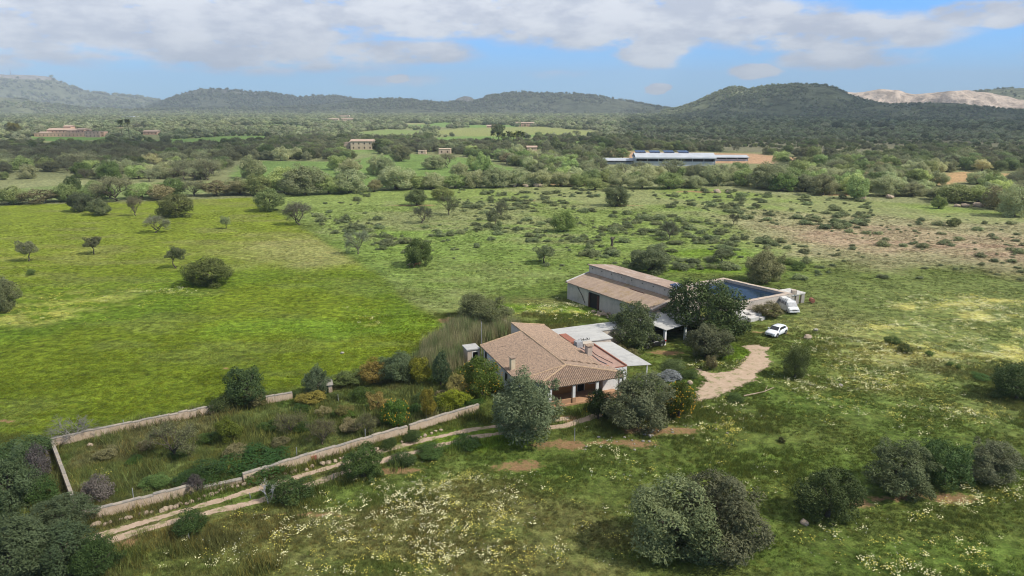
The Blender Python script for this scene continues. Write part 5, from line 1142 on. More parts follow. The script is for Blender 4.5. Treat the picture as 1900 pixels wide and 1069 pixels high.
animal(763, 497, R(200), simple('tan_coat', (.42, .30, .18), (.32, .22, .13), 4, .8, 0), 'pale tan four-legged animal under the dark rounded tree, the left one of two', 1.1)

# ------------------------------------------------------------ far buildings
M['farpink'] = simple('terracotta_render', (.66, .42, .29), (.58, .37, .26), .3, .85, 0); M['farsand'] = simple('sand_stone_wall', (.68, .52, .37), (.58, .44, .32), .3, .85, 0)
M['fartile'] = simple('far_roof_tiles', (.50, .36, .27), (.42, .31, .24), .5, .9, 0); M['farwhite'] = simple('white_sheet', (.52, .54, .57), (.44, .46, .49), .2, .5, 0); M['shade'] = simple('window_shade', (.09, .06, .05), (.06, .04, .03), 1, .6, 0)
M['pinkstone'] = simple('dry_stone', (.55, .38, .30), (.44, .31, .25), .6, .95, .05)
def house(px, pyb, vols, label, wm='farsand', rm='fartile', name='house', rz=0, cat='house', group=None):
    """vols: (x offset px, width px, height px, depth m, roof 'gable'|'flat'|'hip', y offset m)"""
    x, y = G(px, pyb); s = PX(x, y)[2]; root = empty(name, (x, y, 0), R(rz), label=label, cat=cat, group=group)
    for k, (ox, w, h, d, rt, oy) in enumerate(vols):
        x0 = ox / s; x1 = (ox + w) / s; hh = h / s; rh = 0 if rt == 'flat' else min(d, x1 - x0) * .16; oy += k * .07
        hw = hh - rh; MB().box(x0, x1, oy, oy + d, 0, hw).build('wall', M[wm], root); e = .5
        b = MB()
        if rt == 'flat': b.box(x0 - .2, x1 + .2, oy - .2, oy + d + .2, hw + .01, hw + .3)
        else:
            xa = x0 - e; xb = x1 + e; ya = oy - e; yb = oy + d + e; ym = (ya + yb) / 2; ins = (yb - ya) * .5 if rt == 'hip' and (xb - xa) > (yb - ya) else 0
            V = [(xa, ya, hw + .01), (xb, ya, hw + .01), (xb, yb, hw + .01), (xa, yb, hw + .01), (xa + ins, ym, hh), (xb - ins, ym, hh)]
            b.add(V, [(0, 1, 5, 4), (2, 3, 4, 5), (1, 2, 5), (3, 0, 4), (3, 2, 1, 0)])
        b.build('roof', M[rm], root)
        nw = max(1, int((x1 - x0) / 4.2)); fl = 2 if hw > 5 else 1
        if hw > 2.2:
            for f in range(fl):
                for i in range(nw):
                    cx = x0 + (x1 - x0) * (i + .5) / nw; z0 = hw * (f + .28) / fl; MB().box(cx - .5, cx + .5, oy - .05, oy + .1, z0, min(z0 + 1.4, hw - .2)).build('window', M['shade'], root)
    return root
vl = house(64, 254, [(0, 104, 7, 2, 'flat', 0), (8, 42, 15, 14, 'gable', 16), (2, 16, 9, 10, 'gable', 6), (34, 14, 20, 9, 'hip', 22), (48, 36, 14, 12, 'gable', 14), (70, 14, 15, 10, 'gable', 10), (88, 36, 9, 8, 'flat', 6)], 'large terracotta villa with a small tower and several roofs at the far left', 'farpink', 'fartile', 'villa')
house(158, 255, [(0, 28, 11, .8, 'flat', 0)], 'long dry-stone wall enclosure right of the terracotta villa', 'pinkstone', 'pinkstone', 'enclosure_wall', cat='wall')
house(266, 250, [(0, 26, 8, 10, 'gable', 0)], 'low pinkish house behind the dark trees right of the villa', 'farpink', 'fartile')
house(651, 278, [(0, 41, 19, 10, 'gable', 0), (-5, 14, 15, 8, 'gable', 6), (-26, 26, 12, 6, 'flat', 8)], 'tall old stone farmhouse with three windows beyond the central orchard', 'farsand', 'fartile', 'stone_house')
house(700, 282, [(0, 20, 6, 6, 'flat', 0)], 'low ochre ruin right of the tall stone farmhouse', 'farsand', 'farsand', 'ruin', cat='ruin')
house(814, 286, [(0, 22, 9, 7, 'flat', 0)], 'ruined sand-coloured house in the trees centre right of the stone farmhouse', 'farsand', 'farsand', 'ruin', cat='ruin')
house(776, 286, [(0, 14, 6, 6, 'flat', 0)], 'small ruined hut left of the ruined sand-coloured house', 'farsand', 'farsand', 'ruin', cat='ruin')
house(978, 280, [(0, 18, 9, 7, 'gable', 0)], 'small pale house among the trees left of the farm sheds', 'farsand', 'fartile')
house(608, 228, [(0, 20, 8, 10, 'gable', 0), (14, 22, 8, 10, 'gable', 60)], 'pink-roofed house at the distant top left of the centre', 'farsand', 'fartile')
house(630, 221, [(0, 18, 7, 12, 'flat', 0)], 'pale house just above the pink-roofed one', 'farsand', 'farsand')
house(699, 224, [(0, 12, 5, 10, 'gable', 0)], 'small distant house right of the pale one', 'farsand', 'fartile')
house(803, 222, [(0, 8, 5, 8, 'gable', 0)], 'tiny distant white house above the pale field', 'farwhite', 'fartile')
house(903, 237, [(0, 26, 5, 12, 'gable', 0)], 'long low distant farm building at the back of the pale field', 'farpink', 'fartile')
house(957, 235, [(0, 8, 8, 8, 'gable', 0), (10, 24, 8, 10, 'gable', 4)], 'pinkish distant house with two wings right of the pale field', 'farpink', 'fartile')
house(226, 222, [(0, 22, 6, 30, 'flat', 0)], 'white flat distant building above the two slim palms', 'farwhite', 'farwhite', 'warehouse', cat='building')
house(335, 228, [(0, 12, 5, 8, 'gable', 0)], 'tiny sand-coloured house in the far left woodland', 'farsand', 'fartile')
house(229, 194+2, [(0, 14, 4, 12, 'gable', 0)], 'small pinkish houses at the foot of the far left mountain', 'farpink', 'fartile') if False else None
house(1413, 206, [(0, 12, 5, 14, 'flat', 0)], 'bright white house at the foot of the wooded right hill', 'farwhite', 'farwhite')
house(1434, 206, [(0, 16, 6, 14, 'gable', 0)], 'sandy house right of the bright white one under the right hill', 'farsand', 'fartile')
house(1704, 214, [(0, 14, 6, 14, 'flat', 0)], 'pale house in front of the quarry, far right', 'farwhite', 'farwhite')
house(1652, 213, [(0, 24, 4, 14, 'flat', 0)], 'low pale sheds below the quarry', 'farsand', 'farsand')
house(1582, 212, [(0, 40, 2.5, 14, 'flat', 0)], 'long pale terrace wall below the wooded right hill', 'farsand', 'farsand', 'terrace_wall', cat='wall')
# livestock sheds
x, y = G(1150, 299); s = PX(x, y)[2]
def shed(px0, px1, py, hpx, depth, label, pan=False, open_=True, wall='farwhite'):
    x0, y0 = G(px0, py); x1, _ = G(px1, py); s = PX(x0, y0)[2]; h = hpx / s; w = x1 - x0; r_ = empty('livestock_shed', (x0, y0, 0), R(-3), label=label, cat='shed')
    MB().prism([(0, -1), (w, -1), (w, depth + 1), (0, depth + 1)], [h * .62, h * .62, h * .62, h * .62], [h * .68] * 4).prism([(0, -1), (w, -1), (w, depth / 2), (0, depth / 2)], [h * .685, h * .685, h, h], [h * .72, h * .72, h * 1.04, h * 1.04]).prism([(0, depth / 2), (w, depth / 2), (w, depth + 1), (0, depth + 1)], [h, h, h * .685, h * .685], [h * 1.04, h * 1.04, h * .72, h * .72]).build('roof', M['farwhite'], r_)
    MB().box(.5, w - .5, 0, .3, 0, h * .38).box(.5, .8, .3, depth, 0, h * .6).box(w - .8, w - .5, .3, depth, 0, h * .6).build('wall', M[wall], r_)
    MB().box(.8, w - .8, 3, 3.2, 0, h * .6).build('interior_shade_sheet', M['dark'], r_)  # near-black sheet paints the shade behind the open shed front
    n = int(w / 6)
    bb = MB()
    for i in range(n + 1): bb.box(.5 + (w - 1) * i / n - .12, .5 + (w - 1) * i / n + .12, -.1, .2, 0, h * .62)
    bb.build('pillars', M['farwhite'], r_, kind='stuff')
    if pan:
        for a in (.02, .2, .38, .56): 
            xx = w * a; MB().prism([(xx, depth * .45), (xx + w * .13, depth * .45), (xx + w * .13, depth * .9), (xx, depth * .9)], [h * 1.05] * 2 + [h * 1.15] * 2, [h * 1.08] * 2 + [h * 1.18] * 2).build('solar_panel', M['solar'], r_)
    return r_
shed(1178, 1326, 308, 22, 16, 'very long white-roofed livestock shed with blue solar panels', True)
shed(1326, 1388, 299, 10, 12, 'smaller white shed right of the very long one')
shed(1120, 1180, 305, 10, 14, 'low grey-white shed left of the very long one')
x, y = G(1516, 303); s = PX(x, y)[2]; o = MB().box(-3.5, 3.5, 0, 3, 0, 2.2).box(-4, 4, -.3, 3.3, 2.203, 2.5).build('stone_hut', M['farsand'], None, label='little yellow stone hut at the right end of the brown soil strip', cat='hut'); o.location = (x, y, 0)
# communication mast on the far left mountain
a_, e_ = azel(20, 139); D = 8200; x = math.sin(a_) * D; y = math.cos(a_) * D; z = CAMZ + D * math.tan(e_)
o = MB().tube([(0, 0, 0), (0, 0, 58)], [3, 1.5], 6).tube([(14, 0, 0), (14, 0, 38)], [2, 1], 6).build('radio_mast', M['metal'], None, label='pair of tiny radio masts on top of the far left mountain', cat='mast'); o.location = (x, y, z - 8)
# tall palms: two slim ones on the left, a cluster right of the centre
def palm(px, yt, yb, label, group=None, L=1.0):
    x, y = G(px, yb); s = PX(x, y)[2]; h = (yb - yt) / s; r_ = empty('palm_tree', (x, y, 0), random.uniform(0, 6), label=label, cat='palm', group=group)
    o = link('crown', PALM, r_); o.location = (0, 0, h - 2.2 * L); o.scale = (L, L, L); MB().tube([(0, 0, 0), (.2, 0, h * .5), (0, 0, h - 2.2 * L)], [.28, .2, .2], 7).build('trunk', M['bark'], r_)
    placed.append((x, y, 3))
palm(228, 223, 262, 'left one of the two slim dark palms rising over the far left trees', L=1.1); palm(241, 222, 262, 'right one of the two slim dark palms rising over the far left trees', L=1.1)
for k, px in enumerate((915, 926, 934, 944, 953, 962, 969)): palm(px, 243 + (k * 7) % 5, 270 + (k * 5) % 7, 'bushy palm in the cluster behind the middle trees, right of the centre', 'palm cluster right of the centre', 1.0)

# ------------------------------------------------------------ trees of the woodland belt: individuals first
front = [(18, 345, 381, 56, 'round', .6), (75, 352, 379, 70, 'drybush', .6), (128, 338, 376, 46, 'round', .8), (215, 330, 376, 70, 'almond', .8), (180, 335, 372, 60, 'round', 1.1), (262, 338, 370, 60, 'round', 1), (322, 332, 366, 46, 'carob', .8), (300, 342, 372, 50, 'drybush', .7), (360, 336, 366, 50, 'almond', .9),
         (400, 334, 366, 66, 'dry', .7), (448, 334, 364, 50, 'dry', .7), (478, 322, 364, 56, 'round', 1), (468, 288, 332, 46, 'olive', .9), (530, 308, 360, 70, 'round', 1), (566, 305, 364, 78, 'olive', .95), (610, 325, 362, 50, 'round', .9), (650, 313, 360, 76, 'olive', .95), (694, 333, 357, 32, 'dry', .8),
         (735, 308, 354, 76, 'olive', 1), (775, 325, 352, 50, 'round', 1), (805, 320, 352, 54, 'olive', 1), (845, 322, 351, 46, 'round', 1), (882, 315, 350, 50, 'olive', .9), (920, 308, 350, 52, 'olive', .9), (960, 312, 348, 60, 'olive', 1), (1003, 314, 347, 54, 'olive', 1.05), (1040, 318, 347, 44, 'olive', .9), (1075, 322, 347, 44, 'round', 1), (1105, 330, 354, 40, 'round', 1),
         (1150, 320, 348, 40, 'olive', 1), (1190, 322, 352, 50, 'olive', 1), (1240, 318, 352, 60, 'round', 1), (1285, 325, 350, 50, 'olive', 1), (1328, 306, 346, 60, 'olive', 1), (1380, 312, 346, 50, 'round', 1), (1428, 302, 353, 74, 'olive', .85), (1470, 310, 352, 60, 'round', .8), (1450, 320, 356, 50, 'carob', 1.3),
         (1526, 320, 364, 52, 'olive', 1.05), (1558, 324, 356, 50, 'round', .9), (1592, 324, 372, 48, 'round', 1.25), (1640, 326, 366, 60, 'olive', .95), (1690, 338, 366, 60, 'olive', 1), (1770, 340, 378, 70, 'round', .8), (1812, 344, 380, 66, 'round', .8), (1845, 345, 390, 50, 'drybush', .8), (1880, 340, 404, 64, 'olive', 1), (1740, 347, 372, 40, 'olive', 1),
         (700, 287, 325, 40, 'olive', 1), (716, 290, 328, 34, 'olive', .9), (652, 294, 324, 50, 'olive', 1), (628, 288, 316, 40, 'round', 1), (745, 270, 300, 34, 'olive', .85), (806, 288, 315, 40, 'olive', .9), (830, 286, 312, 34, 'almond', .9), (896, 282, 324, 34, 'round', 1), (852, 302, 330, 34, 'olive', 1), (880, 288, 318, 30, 'round', 1)]
SIDE = lambda px: 'left of the orchard fields' if px < 640 else 'beyond the middle field' if px < 1130 else 'below the livestock sheds' if px < 1480 else 'behind the right field'
SD2 = lambda px: 'at the far left' if px < 220 else 'below the terracotta villa side' if px < 430 else 'left of the tall stone farmhouse' if px < 640 else 'below the tall stone farmhouse' if px < 800 else 'below the palm cluster' if px < 1130 else 'just below the livestock sheds' if px < 1330 else 'below the brown soil strip' if px < 1540 else 'left of the bare orange patch' if px < 1720 else 'near the right picture edge'
KD = dict(olive='grey-green olive', round='rounded green tree', carob='dark carob-like tree', almond='pale open-crowned tree', dry='brownish tree', drybush='brownish hedge bush', pine='dark pine')
RW = 'trees of the front row of the woodland '
ORD = ['first', 'second', 'third', 'fourth', 'fifth', 'sixth', 'seventh', 'eighth', 'ninth', 'tenth', 'eleventh', 'twelfth', 'thirteenth', 'fourteenth', 'fifteenth', 'sixteenth']
CNT = {}
for (px, yt, yb, w, kd, v) in sorted(front):
    n_ = CNT.get((kd, SIDE(px)), 0); CNT[(kd, SIDE(px))] = n_ + 1
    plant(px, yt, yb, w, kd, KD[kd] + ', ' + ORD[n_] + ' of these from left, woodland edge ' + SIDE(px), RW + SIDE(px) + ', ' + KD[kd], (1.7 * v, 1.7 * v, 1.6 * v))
NOFOREST = [v[0] for v in FIELDS.values()]
edge = [(-900, 392), (-60, 383), (0, 381), (300, 372), (640, 360), (850, 351), (1000, 346), (1280, 348), (1500, 362), (1700, 368), (1900, 398), (2800, 440)]
ex = [p[0] for p in edge]; ey = [p[1] for p in edge]
def candidates(step, rmin, rmax, jit=.42, seed=3):
    r = np.random.default_rng(seed); n = int(rmax * 1.05 / step); X, Y = np.meshgrid(np.arange(-n, n) * step, np.arange(int(rmin * .7 / step), int(rmax / step)) * step)
    X = X.ravel() + r.uniform(-jit, jit, X.size) * step; Y = Y.ravel() + r.uniform(-jit, jit, Y.size) * step; q = np.hypot(X, Y); k = (q > rmin) & (q < rmax) & (np.abs(X) < Y * .88 + 20); X = X[k]; Y = Y[k]
    zz = -CAMZ; d = Y * math.cos(PITCH) - zz * math.sin(PITCH); up = Y * math.sin(PITCH) + zz * math.cos(PITCH); px = 950 + FOC * X / d; py = 534.5 - FOC * up / d
    k = py < np.interp(px, ex, ey) - 3; X = X[k]; Y = Y[k]; px = px[k]; py = py[k]
    ok = np.ones(len(X), bool)
    hh_ = 5.5; zt = hh_ - CAMZ; d = Y * math.cos(PITCH) - zt * math.sin(PITCH); t2 = Y * CAMZ / (CAMZ - hh_); x2 = X * CAMZ / (CAMZ - hh_)   # a tree this tall would hide the ground out to (x2, t2)
    for k_, pl in enumerate(NOFOREST[:9]):
        ok &= pdist(X, Y, pl) < -3.5; ok &= (pdist(x2, t2, pl) < 0) | (r.random(len(X)) < (.04 if k_ in (5, 6) else .2))
    h7 = 7.5; up7 = Y * math.sin(PITCH) + (h7 - CAMZ) * math.cos(PITCH); d7 = Y * math.cos(PITCH) - (h7 - CAMZ) * math.sin(PITCH); pt = 534.5 - FOC * up7 / d7
    for (bx0, bx1, by) in ((638, 698, 277), (60, 196, 254), (1118, 1392, 302), (806, 842, 285), (974, 1000, 279), (264, 294, 250), (606, 650, 226)):   # the buildings stand clear of crowns directly before them
        ok &= ~((px > bx0 - 6) & (px < bx1 + 6) & (py > by - 1) & (pt < by - 3))
    hz = pdist(X, Y, FIELDS['heath'][0]) > 0
    return X[ok], Y[ok], px[ok], py[ok], hz[ok], r
X, Y, px, py, hz, r = candidates(9.6, 245, 640)
dn = fbm(X, Y, 60, 3, 55); keep = (dn > .30) & ~(hz); X, Y, px, py = X[keep], Y[keep], px[keep], py[keep]
pl_ = np.array(placed); ok = np.array([np.min(np.hypot(pl_[:, 0] - a, pl_[:, 1] - b_) - pl_[:, 2]) > 1.2 for a, b_ in zip(X, Y)]); X, Y, px, py = X[ok], Y[ok], px[ok], py[ok]
sz = 6.2 + 5.0 * fbm(X, Y, 25, 3, 56) + r.uniform(-1.6, 2.2, len(X))
rank = np.argsort(-(sz / np.hypot(X, Y)) * ((px > -10) & (px < 1910))); ind = set(rank[:235].tolist())
STUFF = {k: [] for k in ('olive', 'round', 'carob', 'almond', 'pine')}
for i in range(len(X)):
    u_ = r.random(); left = px[i] < 640
    kd = 'olive' if u_ < .42 else 'round' if u_ < .76 else 'almond' if u_ < .86 else 'carob' if u_ < .96 else 'dry'
    if px[i] < 400 and r.random() < .5: kd = 'almond'
    h = sz[i] * r.uniform(.58, .82)
    if i in ind:
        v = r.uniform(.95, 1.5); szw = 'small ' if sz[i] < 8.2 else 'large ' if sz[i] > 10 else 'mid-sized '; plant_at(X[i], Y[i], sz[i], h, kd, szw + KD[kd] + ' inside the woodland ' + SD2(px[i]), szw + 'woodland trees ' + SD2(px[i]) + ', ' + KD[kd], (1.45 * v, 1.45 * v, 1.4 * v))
    else: STUFF[kd if kd != 'dry' else 'round'].append((X[i], Y[i], 0, sz[i], h))
# the trees on the centre orchard field
X, Y, px, py, hz, r = candidates(8.0, 640, 1250, seed=5)
pv_, pb = parcels(X, Y); hh = fbm(X, Y, 50, 3, 58); k_ = (hh > .36) & ((pv_ > .34) | (pb < 9) | hz)
for x, y, z_ in zip(X[k_], Y[k_], hz[k_]):
    u_ = r.random(); w = r.uniform(5, 10) * (.55 if z_ else 1); kd = 'olive' if u_ < .35 else 'round' if u_ < .75 else 'carob' if u_ < .88 else 'pine' if u_ < .94 else 'almond'
    STUFF[kd].append((x, y, 0, w, w * r.uniform(.5, .85)))
X, Y, px, py, hz, r = candidates(13.5, 1250, 3600, seed=6)
pv_, pb = parcels(X, Y); k_ = (pv_ > .34) | (pb < 12) | (np.hypot(X, Y) > 2400); X, Y, px, hz = X[k_], Y[k_], px[k_], hz[k_]
for x, y, z_, pp_ in zip(X, Y, hz, px):
    u_ = r.random(); w = r.uniform(10, 17) * (.6 if z_ else 1); kd = 'pine' if u_ < (.6 if pp_ > 1150 else .3) else 'round' if u_ < .8 else 'olive'
    if fbm(np.array([x]), np.array([y]), 240, 3, 59)[0] > .33: STUFF[kd].append((x, y, 0, w, w * r.uniform(.42, .7)))
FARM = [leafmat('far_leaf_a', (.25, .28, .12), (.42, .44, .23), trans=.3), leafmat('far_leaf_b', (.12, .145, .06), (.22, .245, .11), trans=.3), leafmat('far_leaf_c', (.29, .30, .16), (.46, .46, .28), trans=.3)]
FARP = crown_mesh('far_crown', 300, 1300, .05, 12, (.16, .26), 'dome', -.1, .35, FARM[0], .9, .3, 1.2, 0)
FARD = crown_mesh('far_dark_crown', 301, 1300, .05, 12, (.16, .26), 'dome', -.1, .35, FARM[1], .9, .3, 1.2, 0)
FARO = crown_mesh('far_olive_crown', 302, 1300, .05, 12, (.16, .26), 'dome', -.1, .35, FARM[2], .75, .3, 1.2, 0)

def scatter(name, pts, src_mesh, label, cat='woodland', col_=None, hscale=1.0):
    """one 'stuff' object: its own points, an instance of src_mesh on each"""
    P = np.array(pts, float); n = len(P)
    if n == 0: return
    rr = np.random.default_rng(n); me = bpy.data.meshes.new(name); me.vertices.add(n); me.vertices.foreach_set('co', P[:, :3].astype(np.float32).ravel())
    at = me.attributes.new('sc', 'FLOAT_VECTOR', 'POINT'); sc_ = np.stack([P[:, 3] * rr.uniform(.9, 1.1, n), P[:, 3], P[:, 4] * hscale], 1); at.data.foreach_set('vector', sc_.astype(np.float32).ravel())
    at = me.attributes.new('ro', 'FLOAT', 'POINT'); at.data.foreach_set('value', rr.uniform(0, 6.28, n).astype(np.float32))
    if col_ is not None: at = me.attributes.new('tcol', 'FLOAT_COLOR', 'POINT'); at.data.foreach_set('color', np.concatenate([col_, np.ones((n, 1))], 1).astype(np.float32).ravel())
    o = link(name, me, None, label=label, cat=cat, kind='stuff')
    src = [ob for ob in bpy.data.objects if ob.data is src_mesh]
    if src: src = src[0]
    else: src = link(name + '_sample', src_mesh, o, kind='stuff'); src.location = tuple(P[0, :3]); src.scale = tuple(sc_[0])
    ng = bpy.data.node_groups.new(name, 'GeometryNodeTree'); ng.interface.new_socket('Geometry', in_out='INPUT', socket_type='NodeSocketGeometry'); ng.interface.new_socket('Geometry', in_out='OUTPUT', socket_type='NodeSocketGeometry')
    N = ng.nodes; gi = N.new('NodeGroupInput'); go = N.new('NodeGroupOutput'); oi = N.new('GeometryNodeObjectInfo'); oi.inputs['Object'].default_value = src
    ip = N.new('GeometryNodeInstanceOnPoints'); a1 = N.new('GeometryNodeInputNamedAttribute'); a1.data_type = 'FLOAT_VECTOR'; a1.inputs[0].default_value = 'sc'; a2 = N.new('GeometryNodeInputNamedAttribute'); a2.data_type = 'FLOAT'; a2.inputs[0].default_value = 'ro'
    cb = N.new('ShaderNodeCombineXYZ'); ng.links.new(a2.outputs[0], cb.inputs[2]); er = N.new('FunctionNodeEulerToRotation'); ng.links.new(cb.outputs[0], er.inputs[0])
    mp = N.new('GeometryNodeMeshToPoints'); ng.links.new(gi.outputs[0], mp.inputs[0])
    ng.links.new(mp.outputs[0], ip.inputs['Points']); ng.links.new(oi.outputs['Geometry'], ip.inputs['Instance']); ng.links.new(er.outputs[0], ip.inputs['Rotation']); ng.links.new(a1.outputs[0], ip.inputs['Scale'])
    ng.links.new(ip.outputs[0], go.inputs[0]); md = o.modifiers.new('scatter', 'NODES'); md.node_group = ng
    return o
WL = 'far woodland that reads as one mass behind the individual trees, '
far = lambda L, lo, hi_: [p for p in L if lo <= math.hypot(p[0], p[1]) < hi_]
for kd, fm, nm in (('olive', FARO, 'grey-green part'), ('round', FARP, 'mid-green part'), ('carob', FARD, 'dark green part')):
    scatter('woodland', far(STUFF[kd], 0, 800), PROTO[kd][0][0], WL + 'nearer ' + nm); scatter('woodland', far(STUFF[kd], 800, 9e9), fm, WL + 'farther ' + nm)
scatter('woodland', STUFF['almond'], PROTO['almond'][0][0], WL + 'pale open crowns'); scatter('woodland', STUFF['pine'], FARD, WL + 'dark pines')
hp = []
rr = np.random.default_rng(9)
for P, ts in HILLPTS:
    w = ts * rr.uniform(.6, 1.5, len(P)); hp += [(a[0], a[1], a[2], q_, q_ * .8) for a, q_ in zip(P, w)]
scatter('hill_forest', hp[::2], FARO, 'dark forest covering the distant hills', 'forest'); scatter('hill_forest', hp[1::2], FARP, 'lighter green trees mixed into the forest of the distant hills', 'forest')

# ------------------------------------------------------------ shrubs of the fields: 300 largest as individuals
SH = []
def shrubs(n, x0, x1, y0, y1, smin, smax, seed, fn=None):
    r = random.Random(seed); k = 0; t_ = 0
    while k < n and t_ < n * 60:
        t_ += 1; px = r.uniform(x0, x1); py = r.uniform(y0, y1)
        x, y = G(px, py)
        if (fn and not fn(px, py)) or fbm(np.array([x]), np.array([y]), 16, 3, 70)[0] < .47 + r.uniform(-.12, .1): continue
        if py < np.interp(px, ex, ey) + 2: continue
        s = smin + (smax - smin) * r.random() ** 2.2; SH.append((x, y, 0, s * r.uniform(1, 1.7), s * r.uniform(.35, .6), px)); k += 1
shrubs(120, 540, 1080, 356, 440, .9, 3.2, 1, lambda a, b_: not (a < 660 and b_ > 395 + (a - 540) * .5))
shrubs(60, 580, 760, 395, 470, 1.0, 3.4, 2, lambda a, b_: b_ < 400 + (a - 560) * .5 and b_ > 372)
shrubs(260, 1120, 1620, 350, 425, .9, 3.4, 3); shrubs(120, 1080, 1480, 420, 480, .8, 3.0, 4); shrubs(110, 1400, 1900, 400, 480, .7, 2.6, 5)
shrubs(70, 1250, 1500, 440, 500, .9, 3.2, 6); shrubs(50, 780, 1180, 430, 500, .6, 1.8, 7); shrubs(90, 980, 1250, 395, 450, .8, 2.8, 8); shrubs(30, 1480, 1900, 485, 520, .8, 2.0, 9)
shrubs(160, 850, 1110, 350, 400, 1.0, 3.2, 10)
for k, (a, b_, w, kd, ti) in enumerate([(200, 850, 40, 'drybush', .7), (250, 860, 30, 'greenbush', .8), (270, 835, 34, 'drybush', .6), (390, 820, 40, 'greenbush', .9), (440, 850, 50, 'drybush', .7), (500, 800, 44, 'greenbush', .8), (520, 830, 36, 'drybush', .8), (560, 800, 34, 'greenbush', .7), (650, 800, 44, 'drybush', .8), (640, 775, 40, 'greenbush', 1), (690, 790, 30, 'drybush', .9), (760, 770, 44, 'greenbush', .9), (720, 760, 30, 'drybush', 1), (810, 758, 36, 'greenbush', 1), (560, 765, 34, 'greenbush', .8), (600, 770, 30, 'drybush', 1), (670, 740, 46, 'greenbush', .7), (620, 742, 30, 'bush', 1), (820, 740, 30, 'drybush', .9), (175, 905, 30, 'greenbush', .8), (330, 850, 30, 'greenbush', .9)]):
    fr = (b_ - (812 - (a - 97) * .155)) / ((972 - (a - 155) * .286) - (812 - (a - 97) * .155)); wd = ('near the back wall' if fr < .36 else 'midway between the walls' if fr < .66 else 'near the front wall'); sd = 'far left' if a < 260 else 'left' if a < 420 else 'middle' if a < 600 else 'right' if a < 720 else 'far right'
    kn_ = 'low tan bush' if kd == 'drybush' else 'low dark bush' if kd == 'bush' else 'low green bush'
    plant(a, b_ - w * .5, b_ + w * .12, w, kd, kn_ + ' in the ' + sd + ' part of the walled garden, ' + wd, kn_ + ' in the walled garden, ' + sd + ', ' + wd, (ti * 1.1, ti * 1.1, ti))
SH.sort(key=lambda s: -(s[3] / math.hypot(s[0], s[1])))
for k, (x, y, z, w, h, px) in enumerate(SH):
    if k < 290:
        rg = 'along the edge of the bright meadow' if px < 660 else 'left of the two animals' if px < 765 else 'just behind the two animals' if px < 900 else 'around the fresh green spreading tree' if px < 1060 else 'around the pruned stump' if px < 1190 else 'behind the barn' if px < 1290 else 'behind the water tank' if px < 1400 else 'behind the rounded tank tree' if px < 1520 else 'on the left of the pale right field' if px < 1680 else 'on the right of the pale right field'
        py_ = PX(x, y)[1]; dp = 'nearest' if py_ > 445 else 'middle-distance' if py_ > 395 else 'farthest'; szw = 'wide ' if w > 4 else 'mid-sized ' if w > 2.6 else 'small '; v = random.uniform(.8, 1.35)
        plant_at(x, y, w, h, 'shrub', szw + 'low shrub in the ' + dp + ' scatter ' + rg, szw + dp + ' low shrubs ' + rg, (v, v, v * .95))
scatter('scrub', [s[:5] for s in SH[290:]], PROTO['shrub'][0][0], 'sprinkling of the smallest shrubs over the far fields', 'scrub')

# ------------------------------------------------------------ grass tufts, reeds, flowers
def blades(name, n, h, spread, w, m_, seed, lean=.35):
    r = np.random.default_rng(seed); P = np.zeros((n, 3)); P[:, :2] = r.normal(0, spread, (n, 2)); a = r.uniform(0, 6.28, n); d = np.stack([np.cos(a), np.sin(a), np.zeros(n)], 1); hh = h * r.uniform(.5, 1.1, n)
    tip = P + np.stack([r.normal(0, lean, n) * hh, r.normal(0, lean, n) * hh, hh], 1); V = np.stack([P - d * w, P + d * w, tip], 1).reshape(-1, 3); F = np.arange(n * 3).reshape(n, 3)
    A = np.ones((n * 3, 4)); A[:, 0] = np.repeat(r.random(n), 3); A[:, 1] = .2
    return npmesh(name, V, F, [m_], {'lv': ('FLOAT_COLOR', 'POINT', A)})
m_, t = mat('grass_blades'); ca = t.n('ShaderNodeAttribute', attribute_name='tcol', attribute_type='INSTANCER').outputs['Color']; lv = t.n('ShaderNodeAttribute', attribute_name='lv').outputs['Color']
sp = t.n('ShaderNodeSeparateColor', i={0: lv}).outputs[0]; rd = t.n('ShaderNodeObjectInfo').outputs['Random']; v = t.m('MULTIPLY', t.ramp(sp, 0, 1, .7, 1.35, False), t.ramp(rd, 0, 1, .8, 1.25, False))
c = t.mix(1.0, ca, t.n('ShaderNodeCombineColor', i={0: v, 1: v, 2: v}).outputs[0], 'MULTIPLY'); p = t.n('ShaderNodeBsdfPrincipled', i={'Base Color': c, 'Roughness': .7, 'Specular IOR Level': .15}); tr = t.n('ShaderNodeBsdfTranslucent', i={'Color': c})
mx = t.n('ShaderNodeMixShader', i={0: .25, 1: p.outputs[0], 2: tr.outputs[0]}); finish(t, mx.outputs[0]); M['grass'] = m_
def inframe(n, seed, lo, hi_, padx=60):
    """random ground points of even density inside the part of the place the photo shows, between two distances"""
    r = np.random.default_rng(seed); X = []; 
    th = np.arctan(1050 / FOC) + .06; q = np.sqrt(r.uniform(lo * lo, hi_ * hi_, n)); a = r.uniform(-th, th, n); x = q * np.sin(a); y = q * np.cos(a)
    return x, y, r
def clear(x, y):
    k = np.minimum(ldist(x, y, WR[0]), ldist(x, y, WR[1])) > .75; k &= pdist(x, y, YARD) < -.1
    for (o, an, pl) in ((HO, HA, [(-4, 0), (0, 0), (0, -2.2), (-2.4, -2.2)]), (HO, HA, [(-.1, -.1), (16.4, -.1), (16.4, 14.4), (14.3, 17.6), (4, 17.6), (1, 23.5), (-4, 23.5), (-4, 6)]), (BO, BA, [(0, 0), (28.5, -3.6), (28.5, 5), (22.3, 11), (0, 11)])):
        c_, s_ = math.cos(an), math.sin(an); W_ = [(o[0] + a * c_ - b_ * s_, o[1] + a * s_ + b_ * c_) for a, b_ in pl]; k &= pdist(x, y, W_) < .05
    k &= pdist(x, y, [tuple(p) for p in quad]) < .1
    return k
